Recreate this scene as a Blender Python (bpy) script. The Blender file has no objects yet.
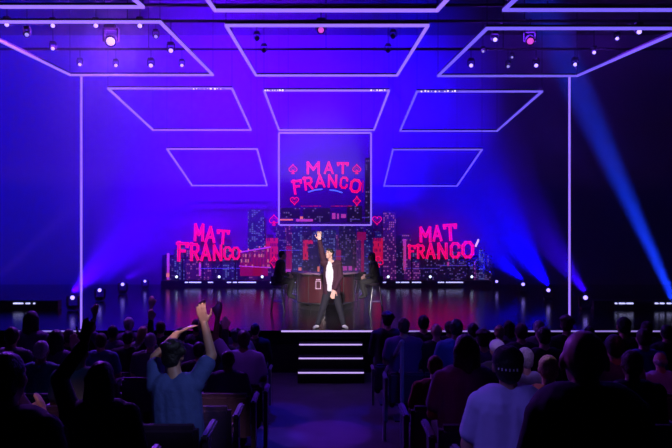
import bpy, bmesh, math, random
from mathutils import Vector, Matrix, noise
random.seed(7)
V = Vector
PI = math.pi
scene = bpy.context.scene
COL = scene.collection

# ------------------------------------------------------------------ camera, world, exposure
F = 640.0            # focal length in pixels of the 672 px frame
CX, CY = 326.0, 224.0
EYE = 2.33
cam_data = bpy.data.cameras.new('camera')
cam_data.sensor_width = 36.0
cam_data.lens = F / 672.0 * 36.0
cam_data.shift_x = (336.0 - CX) / 672.0
cam_data.clip_end = 200
cam = bpy.data.objects.new('camera', cam_data)
cam.location = (0, 0, EYE)
cam.rotation_euler = (PI / 2, 0, 0)
COL.objects.link(cam)
scene.camera = cam

world = bpy.data.worlds.new('world')
scene.world = world
world.use_nodes = True
world.node_tree.nodes['Background'].inputs[0].default_value = (0.02, 0.0, 0.35, 1)
world.node_tree.nodes['Background'].inputs[1].default_value = 0.004
scene.view_settings.view_transform = 'Standard'
scene.view_settings.look = 'None'
scene.view_settings.exposure = 0.0
scene.view_settings.gamma = 1.0
scene.view_settings.use_curve_mapping = False
scene.cycles.use_denoising = True
scene.cycles.volume_bounces = 0
scene.cycles.max_bounces = 5
scene.cycles.diffuse_bounces = 2
scene.cycles.glossy_bounces = 3
scene.cycles.sample_clamp_indirect = 4.0
scene.cycles.use_light_tree = True


def at(px, py, Z):
    """photo pixel at distance Z -> world point"""
    return V(((px - CX) * Z / F, Z, EYE + (CY - py) * Z / F))


VIOLET = (0.055, 0.0, 1.0)
PURPLE = (0.13, 0.0, 1.0)
BLUE = (0.001, 0.0, 1.0)
LBLUE = (0.02, 0.08, 1.0)


def spot(name, loc, target, power, color, angle, blend=0.6, radius=0.08):
    d = bpy.data.lights.new(name, 'SPOT')
    d.energy = power
    d.color = color
    d.spot_size = math.radians(angle)
    d.spot_blend = blend
    d.shadow_soft_size = radius
    o = bpy.data.objects.new(name, d)
    o.location = loc
    o.rotation_euler = (V(target) - V(loc)).to_track_quat('-Z', 'Y').to_euler()
    COL.objects.link(o)
    return o


def area(name, loc, target, power, color, sx, sy):
    d = bpy.data.lights.new(name, 'AREA')
    d.energy = power
    d.color = color
    d.shape = 'RECTANGLE'
    d.size = sx
    d.size_y = sy
    o = bpy.data.objects.new(name, d)
    o.location = loc
    o.rotation_euler = (V(target) - V(loc)).to_track_quat('-Z', 'Y').to_euler()
    COL.objects.link(o)
    return o


# broad washes in the stage haze
spot('wash_light', (-1.6, 10.5, 8.9), (-2.9, 24.0, 6.4), 31000, PURPLE, 62, 1.0, 0.3)
spot('wash_light', (-3.6, 14.5, 9.0), (-3.4, 24.0, 5.4), 16500, VIOLET, 64, 1.0, 0.3)
spot('wash_light', (-8.4, 10.5, 8.8), (-10.0, 24.0, 5.4), 25000, BLUE, 66, 1.0, 0.3)
spot('wash_light', (2.6, 17.0, 9.0), (2.4, 24.0, 5.2), 2200, BLUE, 66, 1.0, 0.3)
# floor heads at the left and right of the stage
spot('floor_beam', (-6.84, 17.2, 0.45), (-3.8, 21.0, 4.6), 26400, VIOLET, 50, 1.0)
spot('floor_beam', (-6.85, 19.3, 0.45), (-4.0, 21.0, 3.4), 6000, (0.02, 0, 1), 38, 1.0)
spot('floor_beam', (-6.76, 21.2, 0.45), (-3.5, 22.4, 2.4), 4800, VIOLET, 38, 1.0)
spot('floor_beam', (7.0, 17.2, 0.45), (5.6, 21.0, 4.0), 20160, (0.03, 0.0, 1.0), 32, 1.0)
spot('floor_beam', (6.73, 19.3, 0.45), (4.3, 21.2, 4.4), 43544, BLUE, 46, 1.0)
spot('floor_beam', (6.55, 21.2, 0.45), (4.2, 22.4, 2.8), 21772, BLUE, 46, 1.0)
spot('floor_beam', (6.1, 22.8, 0.45), (4.2, 23.2, 1.9), 5442, BLUE, 46, 1.0)
# narrow crossing beams
spot('side_beam', at(682, 318, 15), at(592, 120, 15), 170000, (0.006, 0.04, 1.0), 8.0, 0.9)
spot('side_beam', at(-14, 290, 16), at(140, 142, 16), 12000, (0.2, 0.05, 1), 5, 0.8)
# follow spot on the performer, from the back of the house
spot('follow_spot', (-0.4, 0.5, 6.4), (0.08, 14.34, 1.08), 19000, (1.0, 0.84, 0.88), 8.8, 0.35, 0.05)
# unseen area lights added above the stage for a violet rim on the audience
area('audience_rim_fill', (-5.0, 13.0, 6.0), (-2.4, 6.0, 1.0), 90, (0.30, 0.03, 1.0), 3, 0.5)
area('audience_rim_fill', (4.5, 13.0, 6.0), (2.4, 6.0, 1.0), 80, (0.16, 0.02, 1.0), 3, 0.5)
# unseen spots added to brighten single guests and small groups
spot('guest_fill_spot', (1.0, 0.8, 4.8), (-1.0, 4.3, 1.36), 420, (0.40, 0.46, 1.0), 12, 0.7)
spot('guest_fill_spot', (-0.6, 2.2, 4.8), (-0.95, 4.55, 1.85), 700, (1.0, 0.62, 0.75), 10, 0.8)
spot('guest_fill_spot', (0.6, 7.6, 5.0), (1.5, 4.4, 1.5), 280, (0.9, 0.6, 1.0), 8, 0.8)
spot('guest_fill_spot', (0.6, 2.5, 4.8), (1.68, 5.6, 1.36), 520, (0.42, 0.24, 1.0), 13, 0.8)
spot('guest_fill_spot', (-1.4, 1.2, 4.4), (0.92, 3.4, 1.0), 260, (0.20, 0.14, 1.0), 13, 0.8)
spot('guest_fill_spot', (-0.6, 1.6, 4.4), (0.70, 4.2, 1.25), 45, (0.8, 0.03, 0.5), 9, 0.9)
spot('guest_fill_spot', (-1.2, 0.9, 4.6), (-1.95, 4.6, 1.15), 200, (1.0, 0.5, 0.65), 7, 0.8)
spot('guest_fill_spot', (-2.6, 1.5, 4.6), (-1.80, 4.1, 1.0), 60, (0.3, 0.45, 1.0), 6, 0.8)
spot('guest_fill_spot', (-2.2, 2.5, 5.5), (-2.35, 5.4, 1.0), 70, (0.04, 0.25, 1.0), 13, 0.8)
spot('guest_fill_spot', (-0.8, 4.5, 5.5), (-1.0, 8.0, 0.9), 130, (0.35, 0.05, 1.0), 26, 0.8)
spot('guest_fill_spot', (1.6, 4.5, 5.5), (1.6, 8.0, 0.9), 50, (0.2, 0.05, 1.0), 30, 0.8)
spot('guest_fill_spot', (2.6, 2.5, 5.5), (2.8, 5.4, 1.2), 55, (0.8, 0.05, 0.6), 18, 0.8)
# blue pools on the aisle floor; the last two are added to brighten the handrails
spot('aisle_and_rail_spot', (0.0, 12.5, 6.5), (0.05, 9.95, -0.92), 2480, (0.16, 0.01, 1.0), 10, 0.3)
spot('aisle_and_rail_spot', (-1.5, 12.5, 6.5), (-0.85, 10.9, -0.92), 2080, (0.01, 0.01, 1.0), 13, 0.7)
spot('aisle_and_rail_spot', (1.5, 12.5, 6.5), (0.75, 10.8, -0.92), 1680, (0.02, 0.01, 1.0), 12, 0.7)
spot('aisle_and_rail_spot', (-1.0, 11.5, 6.5), (-0.75, 9.7, -0.92), 2080, (0.01, 0.03, 1.0), 8, 0.6)
spot('aisle_and_rail_spot', (2.6, 4.0, 5.5), (0.9, 8.7, 0.3), 380, (0.02, 0.06, 1.0), 14, 0.7)
spot('aisle_and_rail_spot', (-2.6, 4.0, 5.5), (-0.92, 9.0, 0.3), 520, (0.05, 0.04, 1.0), 14, 0.7)


# ------------------------------------------------------------------ helpers
def tag(o, label=None, cat=None, group=None, kind=None):
    if label: o['label'] = label
    if cat: o['category'] = cat
    if group: o['group'] = group
    if kind: o['kind'] = kind
    return o


def mat(name, color=(0.5, 0.5, 0.5), rough=0.6, metal=0.0, emit=None, estr=0.0, var=0.15, scale=12.0, bump=0.0):
    m = bpy.data.materials.new(name)
    m.use_nodes = True
    nt = m.node_tree
    b = nt.nodes['Principled BSDF']
    b.inputs['Roughness'].default_value = rough
    b.inputs['Metallic'].default_value = metal
    tc = nt.nodes.new('ShaderNodeTexCoord')
    n = nt.nodes.new('ShaderNodeTexNoise')
    n.inputs['Scale'].default_value = scale
    n.inputs['Detail'].default_value = 4
    nt.links.new(tc.outputs['Object'], n.inputs['Vector'])
    mx = nt.nodes.new('ShaderNodeMix')
    mx.data_type = 'RGBA'
    mx.inputs[6].default_value = (*[c * (1 - var) for c in color], 1)
    mx.inputs[7].default_value = (*[min(1, c * (1 + var)) for c in color], 1)
    nt.links.new(n.outputs['Fac'], mx.inputs[0])
    nt.links.new(mx.outputs[2], b.inputs['Base Color'])
    if bump:
        bp = nt.nodes.new('ShaderNodeBump')
        bp.inputs['Strength'].default_value = bump
        bp.inputs['Distance'].default_value = 0.02
        nt.links.new(n.outputs['Fac'], bp.inputs['Height'])
        nt.links.new(bp.outputs[0], b.inputs['Normal'])
    if emit:
        b.inputs['Emission Color'].default_value = (*emit, 1)
        b.inputs['Emission Strength'].default_value = estr
    return m


def link(name, me, parent=None, loc=(0, 0, 0), rot=(0, 0, 0)):
    o = bpy.data.objects.new(name, me)
    o.location = loc
    o.rotation_euler = rot
    if parent: o.parent = parent
    COL.objects.link(o)
    return o


def empty(name, loc=(0, 0, 0), rz=0.0):
    o = bpy.data.objects.new(name, None)
    o.empty_display_size = 0.1
    o.location = loc
    o.rotation_euler = (0, 0, rz)
    COL.objects.link(o)
    return o


WORK = bpy.data.scenes.new('work')      # scratch scene: meshes are evaluated one at a time here


UNIT = {}


class MB:
    """collects solids into one mesh"""

    def __init__(self):
        self.bm = bmesh.new()
        self.mi = 0

    def _mi(self, vs):
        if self.mi:
            fs = set()
            for v in vs:
                for f in v.link_faces: fs.add(f)
            for f in fs: f.material_index = self.mi

    def box(self, c, s, rot=None, bev=0.0):
        M = Matrix.Translation(V(c))
        if rot is not None:
            M = M @ (rot.to_4x4() if hasattr(rot, 'to_4x4') else rot)
        M = M @ Matrix.Diagonal((s[0], s[1], s[2], 1))
        r = bmesh.ops.create_cube(self.bm, size=1, matrix=M)
        vs = r['verts']
        self._mi(vs)
        if bev > 0:
            es = set()
            for v in vs:
                for e in v.link_edges: es.add(e)
            bmesh.ops.bevel(self.bm, geom=list(es), offset=bev, segments=2, affect='EDGES')
        return self

    def bar(self, a, b, w, d=None):
        a, b = V(a), V(b)
        d = d or w
        q = (b - a).to_track_quat('Z', 'X')
        return self.box((a + b) / 2, (w, d, (b - a).length), q.to_matrix())

    def tube(self, a, b, r0, r1=None, seg=10):
        a, b = V(a), V(b)
        r1 = r0 if r1 is None else r1
        L = (b - a).length
        if L < 1e-6: return self
        q = (b - a).to_track_quat('Z', 'X')
        M = Matrix.Translation((a + b) / 2) @ q.to_matrix().to_4x4()
        r = bmesh.ops.create_cone(self.bm, cap_ends=True, segments=seg, radius1=r0, radius2=r1, depth=L, matrix=M)
        self._mi(r['verts'])
        return self

    def path(self, pts, r, seg=8, closed=False):
        n = len(pts)
        for i in range(n if closed else n - 1):
            self.tube(pts[i], pts[(i + 1) % n], r, r, seg)
        for p in pts: self.ball(p, (r, r, r), seg=seg, ring=5)
        return self

    def ball(self, c, r, rot=None, seg=14, ring=9):
        if not hasattr(r, '__len__'): r = (r, r, r)
        c = V(c)
        key = (seg, ring)
        if key not in UNIT:
            pts = [V((0, 0, 1))]
            for k in range(1, ring):
                t = PI * k / ring
                for i in range(seg):
                    p = 2 * PI * i / seg
                    pts.append(V((math.sin(t) * math.cos(p), math.sin(t) * math.sin(p), math.cos(t))))
            pts.append(V((0, 0, -1)))
            fs = []
            for i in range(seg):
                j = (i + 1) % seg
                fs.append((0, 1 + i, 1 + j))
                for k in range(ring - 2):
                    a = 1 + k * seg
                    fs.append((a + i, a + seg + i, a + seg + j, a + j))
                a = 1 + (ring - 2) * seg
                fs.append((a + i, len(pts) - 1, a + j))
            UNIT[key] = (pts, fs)
        pts, fs = UNIT[key]
        new = self.bm.verts.new
        vs = []
        for p in pts:
            q = V((p.x * r[0], p.y * r[1], p.z * r[2]))
            if rot is not None: q = rot @ q
            vs.append(new(q + c))
        for f in fs:
            nf = self.bm.faces.new([vs[k] for k in f])
            nf.material_index = self.mi
        return self

    def cap(self, a, b, r0, r1=None, seg=12):
        r1 = r0 if r1 is None else r1
        self.ball(a, r0, seg=seg, ring=8)
        self.ball(b, r1, seg=seg, ring=8)
        return self.tube(a, b, r0, r1, seg)

    def lathe(self, prof, c=(0, 0, 0), seg=24):
        c = V(c)
        rings = []
        for r, z in prof:
            rings.append([self.bm.verts.new((c.x + r * math.cos(2 * PI * i / seg), c.y + r * math.sin(2 * PI * i / seg), c.z + z)) for i in range(seg)])
        for k in range(len(rings) - 1):
            for i in range(seg):
                f = self.bm.faces.new((rings[k][i], rings[k][(i + 1) % seg], rings[k + 1][(i + 1) % seg], rings[k + 1][i]))
                f.material_index = self.mi
        for rg, rev in ((rings[0], True), (rings[-1], False)):
            f = self.bm.faces.new(rg[::-1] if rev else rg)
            f.material_index = self.mi
        return self

    def prism(self, pts, y0, y1):
        """polygon in the xz plane extruded in y"""
        a = [self.bm.verts.new((p[0], y0, p[1])) for p in pts]
        b = [self.bm.verts.new((p[0], y1, p[1])) for p in pts]
        n = len(pts)
        fs = [self.bm.faces.new(a), self.bm.faces.new(b[::-1])]
        for i in range(n):
            fs.append(self.bm.faces.new((a[i], b[i], b[(i + 1) % n], a[(i + 1) % n])))
        for f in fs: f.material_index = self.mi
        return self

    def mesh(self, name, mats, smooth=False):
        bmesh.ops.recalc_face_normals(self.bm, faces=self.bm.faces[:])
        me = bpy.data.meshes.new(name)
        self.bm.to_mesh(me)
        self.bm.free()
        for m in (mats if isinstance(mats, (list, tuple)) else [mats]): me.materials.append(m)
        if smooth:
            me.polygons.foreach_set('use_smooth', [True] * len(me.polygons))
        return me

    def build(self, name, mats, parent=None, smooth=False, loc=(0, 0, 0), rot=(0, 0, 0)):
        return link(name, self.mesh(name, mats, smooth), parent, loc, rot)

    def skin(self, name, mats, parent, voxel, smooth_it=4, rough=0.0, loc=(0, 0, 0), rot=(0, 0, 0)):
        """union of the solids as one continuous surface"""
        me0 = self.mesh('raw', mats)
        o = bpy.data.objects.new('raw', me0)
        WORK.collection.objects.link(o)
        r = o.modifiers.new('r', 'REMESH')
        r.mode = 'VOXEL'
        r.voxel_size = voxel
        s = o.modifiers.new('s', 'SMOOTH')
        s.factor = 0.5
        s.iterations = smooth_it
        with bpy.context.temp_override(scene=WORK, view_layer=WORK.view_layers[0]):
            dg = bpy.context.evaluated_depsgraph_get()
            me = bpy.data.meshes.new_from_object(o.evaluated_get(dg))
        bpy.data.objects.remove(o)
        bpy.data.meshes.remove(me0)
        me.name = name
        if rough:
            for v in me.vertices:
                p = v.co * 22
                v.co += v.normal * (noise.noise(p) * rough + noise.noise(p * 2.3) * rough * 0.6)
        me.polygons.foreach_set('use_smooth', [True] * len(me.polygons))
        if not me.materials:
            for m in (mats if isinstance(mats, (list, tuple)) else [mats]): me.materials.append(m)
        return link(name, me, parent, loc, rot)


# ------------------------------------------------------------------ materials
M_BLACK = mat('black_drape', (0.012, 0.012, 0.016), 0.9, bump=0.2)
M_WALL = mat('dark_wall', (0.02, 0.02, 0.03), 0.85)
M_METAL = mat('black_metal', (0.02, 0.02, 0.025), 0.45, 0.6)
M_CHROME = mat('chrome', (0.7, 0.7, 0.75), 0.2, 1.0, var=0.03)
M_CARPET = mat('aisle_carpet', (0.05, 0.045, 0.06), 0.8, var=0.5, scale=2.5, bump=0.15)
M_RISER = mat('seating_riser', (0.04, 0.04, 0.05), 0.9)
M_TUBE = mat('light_bar_violet', (0.08, 0.07, 0.12), 0.5, emit=(0.32, 0.17, 1.0), estr=1.15)
M_TUBE_B = mat('light_bar_blue', (0.07, 0.07, 0.12), 0.5, emit=(0.19, 0.12, 1.0), estr=1.0)
M_STEP = mat('step_light', (0.8, 0.8, 0.9), 0.5, emit=(0.62, 0.42, 1.0), estr=0.95)
M_EDGE = mat('stage_edge_light', (0.8, 0.8, 0.9), 0.5, emit=(0.34, 0.24, 0.72), estr=0.8)
M_WHITE_LED = mat('white_lens', (0.9, 0.9, 1), 0.3, emit=(0.30, 0.21, 1.0), estr=3.2)
M_DIM_LED = mat('dim_lens', (0.6, 0.6, 1), 0.3, emit=(0.4, 0.35, 1.0), estr=0.9)
M_PINK_LED = mat('magenta_lens', (0.9, 0.2, 0.8), 0.3, emit=(0.8, 0.08, 0.75), estr=1.0)
M_NEON = mat('pink_neon', (0.15, 0.02, 0.04), 0.4, emit=(1.0, 0.002, 0.11), estr=1.0)
M_NEON_HOT = mat('bright_pink_neon', (0.15, 0.03, 0.05), 0.4, emit=(1.0, 0.002, 0.12), estr=1.35)
M_NEON_DARK = mat('dark_pink_face', (0.5, 0.02, 0.12), 0.5, emit=(0.40, 0.0, 0.08), estr=0.7)
M_NEON_BLUE = mat('blue_neon', (0.2, 0.4, 1), 0.4, emit=(0.05, 0.18, 1.0), estr=1.2)
M_NEON_WHITE = mat('white_neon', (1, 0.9, 0.9), 0.4, emit=(1.0, 0.55, 0.7), estr=1.0)


def stage_floor_material():
    m = bpy.data.materials.new('gloss_stage_floor')
    m.use_nodes = True
    nt = m.node_tree
    b = nt.nodes['Principled BSDF']
    tc = nt.nodes.new('ShaderNodeTexCoord')
    mp = nt.nodes.new('ShaderNodeMapping')
    mp.inputs['Scale'].default_value = (1.2, 9.0, 1)
    n = nt.nodes.new('ShaderNodeTexNoise')
    n.inputs['Scale'].default_value = 1.6
    n.inputs['Detail'].default_value = 5
    nt.links.new(tc.outputs['Object'], mp.inputs[0])
    nt.links.new(mp.outputs[0], n.inputs['Vector'])
    r = nt.nodes.new('ShaderNodeMapRange')
    r.inputs[3].default_value = 0.12
    r.inputs[4].default_value = 0.26
    nt.links.new(n.outputs['Fac'], r.inputs[0])
    nt.links.new(r.outputs[0], b.inputs['Roughness'])
    b.inputs['Base Color'].default_value = (0.006, 0.005, 0.007, 1)
    b.inputs['Specular IOR Level'].default_value = 0.25
    bp = nt.nodes.new('ShaderNodeBump')
    bp.inputs['Strength'].default_value = 0.10
    bp.inputs['Distance'].default_value = 0.01
    nt.links.new(n.outputs['Fac'], bp.inputs['Height'])
    nt.links.new(bp.outputs[0], b.inputs['Normal'])
    return m


def windows_material(name, base, win, density, sx, sz, bs=0.2, ws=1.0):
    """a lit picture of a tower: dark face with a random grid of lit windows"""
    m = bpy.data.materials.new(name)
    m.use_nodes = True
    nt = m.node_tree
    b = nt.nodes['Principled BSDF']
    b.inputs['Base Color'].default_value = (0.01, 0.01, 0.02, 1)
    b.inputs['Roughness'].default_value = 0.6
    tc = nt.nodes.new('ShaderNodeTexCoord')
    mp = nt.nodes.new('ShaderNodeMapping')
    mp.inputs['Scale'].default_value = (sx, 0.0, sz)
    nt.links.new(tc.outputs['Object'], mp.inputs[0])
    fl = nt.nodes.new('ShaderNodeVectorMath'); fl.operation = 'FLOOR'
    fr = nt.nodes.new('ShaderNodeVectorMath'); fr.operation = 'FRACTION'
    nt.links.new(mp.outputs[0], fl.inputs[0])
    nt.links.new(mp.outputs[0], fr.inputs[0])
    wn = nt.nodes.new('ShaderNodeTexWhiteNoise')
    nt.links.new(fl.outputs[0], wn.inputs['Vector'])
    gt = nt.nodes.new('ShaderNodeMath'); gt.operation = 'GREATER_THAN'
    gt.inputs[1].default_value = 1 - density
    nt.links.new(wn.outputs['Value'], gt.inputs[0])
    sp = nt.nodes.new('ShaderNodeSeparateXYZ')
    nt.links.new(fr.outputs[0], sp.inputs[0])
    gx = nt.nodes.new('ShaderNodeMath'); gx.operation = 'GREATER_THAN'; gx.inputs[1].default_value = 0.35
    gz = nt.nodes.new('ShaderNodeMath'); gz.operation = 'GREATER_THAN'; gz.inputs[1].default_value = 0.4
    nt.links.new(sp.outputs[0], gx.inputs[0])
    nt.links.new(sp.outputs[2], gz.inputs[0])
    m1 = nt.nodes.new('ShaderNodeMath'); m1.operation = 'MULTIPLY'
    m2 = nt.nodes.new('ShaderNodeMath'); m2.operation = 'MULTIPLY'
    nt.links.new(gx.outputs[0], m1.inputs[0]); nt.links.new(gz.outputs[0], m1.inputs[1])
    nt.links.new(m1.outputs[0], m2.inputs[0]); nt.links.new(gt.outputs[0], m2.inputs[1])
    mx = nt.nodes.new('ShaderNodeMix'); mx.data_type = 'RGBA'
    mx.inputs[6].default_value = (*[c * bs for c in base], 1)
    mx.inputs[7].default_value = (*[c * ws for c in win], 1)
    nt.links.new(m2.outputs[0], mx.inputs[0])
    nt.links.new(mx.outputs[2], b.inputs['Emission Color'])
    b.inputs['Emission Strength'].default_value = 1.0
    return m


# ------------------------------------------------------------------ setting
def struct(name, mb, m, **k):
    return tag(mb.build(name, m, **k), kind='structure')


WALL_Y = 24.2
struct('stage_floor', MB().box((0, 19.5, -0.15), (27.6, 11, 0.3)), stage_floor_material())
struct('wall_back', MB().box((0, WALL_Y + 0.6, 4.3), (28.3, 0.3, 10.6)), mat('cyclorama', (0.15, 0.13, 0.18), 0.95, scale=0.4, var=0.1))
struct('wall_left', MB().box((-14, 12, 4.3), (0.3, 26, 10.6)), M_WALL)
struct('wall_right', MB().box((14, 12, 4.3), (0.3, 26, 10.6)), M_WALL)
struct('ceiling', MB().box((0, 12, 9.75), (28.3, 26, 0.3)), M_BLACK)
# stage front: face below the deck, at either side of the stairs
struct('wall_stage_front', MB().box((0, 14.1, -0.62), (27.6, 0.2, 0.62)), M_BLACK)
struct('floor', MB().box((0, 6, -1.0), (27.6, 17, 0.16)), M_CARPET)


def row_floor(Z):
    return -0.92 + max(0.0, 12.2 - Z) * 0.163


ROWS = [2.4, 3.35, 4.3, 5.25, 6.2, 7.15, 8.1, 9.05, 10.0, 10.95, 11.9]


def inner(Z):
    return 0.55 if Z < 5 else min(1.45, 0.55 + (Z - 5) * 0.28)


for side in (-1, 1):
    mb = MB()
    for Z in ROWS:
        f = row_floor(Z)
        x0 = inner(Z)
        h = f + 0.92
        if h < 0.02: continue
        mb.box((side * (x0 + 11) / 2, Z, -0.92 + h / 2), (11 - x0, 0.95, h))
    struct('floor_left' if side < 0 else 'floor_right', mb, M_RISER)

# stairs up to the stage
st = empty('stage_stairs', (0.04, 13.95, 0))
tag(st, 'black centre stairs with four glowing white edges leading up to the stage', 'stairs')
XS = 0.06
mb = MB()
for k in range(1, 4):
    mb.box((XS, -0.3 * k + 0.15, -0.23 * k / 1 - 0.0 - (0.92 - 0.23 * k) / 2), (1.36, 0.3, 0.92 - 0.23 * k))
mb.build('tread_block', M_BLACK, st)
for k in range(1, 4):
    MB().box((XS, -0.3 * k - 0.008, -0.23 * k - 0.012), (1.34, 0.02, 0.026)).build('step_light', M_STEP, st)
ed = MB().box((0.05, 13.975, -0.012), (2.05, 0.03, 0.03)).build('edge_light', M_STEP)
tag(ed, 'bright white light strip along the stage lip above the centre stairs', 'light strip')
for nm, x0, x1 in (('left', -7.0, -5.37), ('right', 1.12, 7.9)):
    e = MB().box(((x0 + x1) / 2, 13.975, -0.012), (x1 - x0, 0.03, 0.028)).build('edge_light', M_EDGE)
    tag(e, 'dim lilac light strip on the stage lip, %s of the tall vertical light line' %
        ('outside' if nm == 'left' else 'running past the stairs and inside'), 'light strip')
    e['label'] = ('short dim lilac light strip on the stage lip, left of the left vertical light line' if nm == 'left'
                  else 'long dim lilac light strip on the stage lip behind the audience right of the stairs')

# ------------------------------------------------------------------ haze
mh = bpy.data.materials.new('haze')
mh.use_nodes = True
nt = mh.node_tree
nt.nodes.remove(nt.nodes['Principled BSDF'])
vs = nt.nodes.new('ShaderNodeVolumeScatter')
vs.inputs['Color'].default_value = (0.95, 0.95, 1, 1)
vs.inputs['Density'].default_value = 0.016
vs.inputs['Anisotropy'].default_value = 0.1
nt.links.new(vs.outputs[0], nt.nodes['Material Output'].inputs['Volume'])
hz = MB()
prof = [(13.5, 0.01), (24.6, 0.01), (24.6, 9.55), (8.5, 9.55), (8.5, 3.0), (13.5, 3.0)]
a = [hz.bm.verts.new((-13.8, y, z)) for y, z in prof]
b = [hz.bm.verts.new((13.8, y, z)) for y, z in prof]
hz.bm.faces.new(a); hz.bm.faces.new(b[::-1])
for i in range(6): hz.bm.faces.new((a[i], b[i], b[(i + 1) % 6], a[(i + 1) % 6]))
hzo = hz.build('haze', mh)
tag(hzo, 'violet and blue stage haze filling the air over the stage', 'haze', kind='stuff')

# ------------------------------------------------------------------ overhead light frames
def light_frame(corners, label, m, t=0.04, cables=True, group=None):
    """corners: far-left, far-right, near-right, near-left world points"""
    c = sum(corners, V()) / 4
    root = empty('light_frame', c)
    tag(root, label, 'light frame', group)
    cs = [p - c for p in corners]
    for i in range(4):
        p, q = cs[i], cs[(i + 1) % 4]
        d = (q - p).normalized() * t * 0.5
        MB().bar(p - d, q + d, t).build('light_bar', m, root)
    # black carrier profile above the light bars
    mb = MB()
    for i in range(4):
        mb.bar(cs[i] + V((0, 0, t * 0.9)), cs[(i + 1) % 4] + V((0, 0, t * 0.9)), t * 0.8)
    mb.build('carrier', M_METAL, root)
    if cables:
        for p in cs:
            MB().tube(p, V((p.x, p.y, 9.6 - c.z)), 0.006, seg=6).build('cable', M_METAL, root)
    return root


def frame_px(bot, top, Zb, Zt, label, m, t=0.04):
    """bot: (xl, xr, y) far edge in the photo; top: near edge"""
    light_frame([at(bot[0], bot[2], Zb), at(bot[1], bot[2], Zb), at(top[1], top[2], Zt), at(top[0], top[2], Zt)], label, m, t)


frame_px((-75, 143, 7), (-230, 90, -40), 8.9, 6.6, 'large violet light frame cropped by the top left corner, nearest the audience', M_TUBE)
frame_px((215, 437, 10.5), (180, 484, -40), 8.9, 6.6, 'large violet light frame cropped by the top edge, centre of the front row', M_TUBE)
frame_px((504, 730, 10), (556, 860, -38), 8.9, 6.6, 'large blue violet light frame cropped by the top right corner, nearest the audience', M_TUBE_B)
frame_px((70, 213, 75), (-39, 160, 22), 14.0, 10.06, 'violet light frame full of hanging lamps, left of the big centre frame', M_TUBE)
frame_px((256, 397, 75.5), (226, 428, 25.5), 14.0, 9.77, 'big empty violet light frame in the middle of the second row from the audience', M_TUBE)
frame_px((438, 577, 76), (487, 686, 28.5), 14.0, 9.8, 'blue violet light frame with white lamps inside, right of the big centre frame', M_TUBE_B)
frame_px((153, 251, 130), (108, 232, 88.5), 19.1, 14.9, 'violet skewed light frame on the left of the third row, sparkles on its near edge', M_TUBE)
frame_px((279, 374, 130), (264, 389, 90.5), 19.1, 14.5, 'violet light frame directly above the hanging square screen', M_TUBE)
frame_px((400, 497, 131), (417, 542, 91.5), 19.1, 14.8, 'blue violet skewed light frame on the right of the third row', M_TUBE_B)
frame_px((192, 267, 185.5), (167, 257, 149), 23.2, 19.3, 'small violet light frame low beside the left side of the square screen', M_TUBE)
frame_px((384, 457, 186), (393, 482, 149.5), 23.2, 19.0, 'small blue violet light frame low beside the right side of the square screen', M_TUBE_B)

# tall vertical light lines of the proscenium
for sx, lab in ((80.7, 'thin vertical violet light line standing at the left of the stage'), (570, 'thin vertical pale light line standing at the right of the stage')):
    p = at(sx, 331, 14.0)
    mb = MB().box((0, 0, 2.80), (0.035, 0.035, 5.54))
    o = mb.build('vertical_light_bar', M_TUBE, loc=(p.x, 14.03, 0.0))
    tag(o, lab, 'light bar')

# sparkles on the near edge of the third row: small clear crystals
M_SPARK = mat('sparkle', (1, 1, 1), 0.2, emit=(0.9, 0.75, 1.0), estr=1.6)
for (x0, x1, y, n, Z, lab) in ((193, 224, 88.7, 9, 14.87, 'left'), (264, 284, 90, 8, 14.45, 'middle'), (371, 386, 90, 6, 14.45, 'middlr'), (420, 458, 91, 10, 14.75, 'right')):
    mb = MB()
    mb.mi = 1
    mb.tube(at(x0 - 1, y + 0.2, Z), at(x1 + 1, y + 0.2, Z), 0.006, seg=6)
    mb.mi = 0
    for i in range(n):
        p = at(x0 + (x1 - x0) * (i + random.random() * 0.6) / n, y - random.random() * 0.5 + 0.45, Z)
        r = random.uniform(0.008, 0.024)
        mb.ball(p, r, seg=6, ring=4)
    o = mb.build('fairy_lights', [M_SPARK, M_METAL])
    tag(o, {'left': 'string of tiny white lights on the skewed violet frame of the left', 'middle': 'tiny white lights at the left end of the frame above the square screen',
            'middlr': 'tiny white lights at the right end of the frame above the square screen', 'right': 'string of tiny white lights on the skewed blue frame of the right'}[lab], 'string lights')

# pipes carrying the overhead lamps
for (Z, z, lab) in ((11.55, 6.28, 'black lighting pipe crossing high over the front of the stage'), (12.9, 6.42, 'black lighting pipe above the lamps in the middle of the second frame row'), (14.45, 6.28, 'black lighting pipe above the far edge of the second frame row')):
    mb = MB().tube((-8.5, Z, z), (9.5, Z, z), 0.03)
    for x in (-8, -4, 0, 4, 9):
        mb.tube((x, Z, z), (x, Z, 9.595), 0.012, seg=6)
    tag(mb.build('lighting_pipe', M_METAL), lab, 'pipe')


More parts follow.
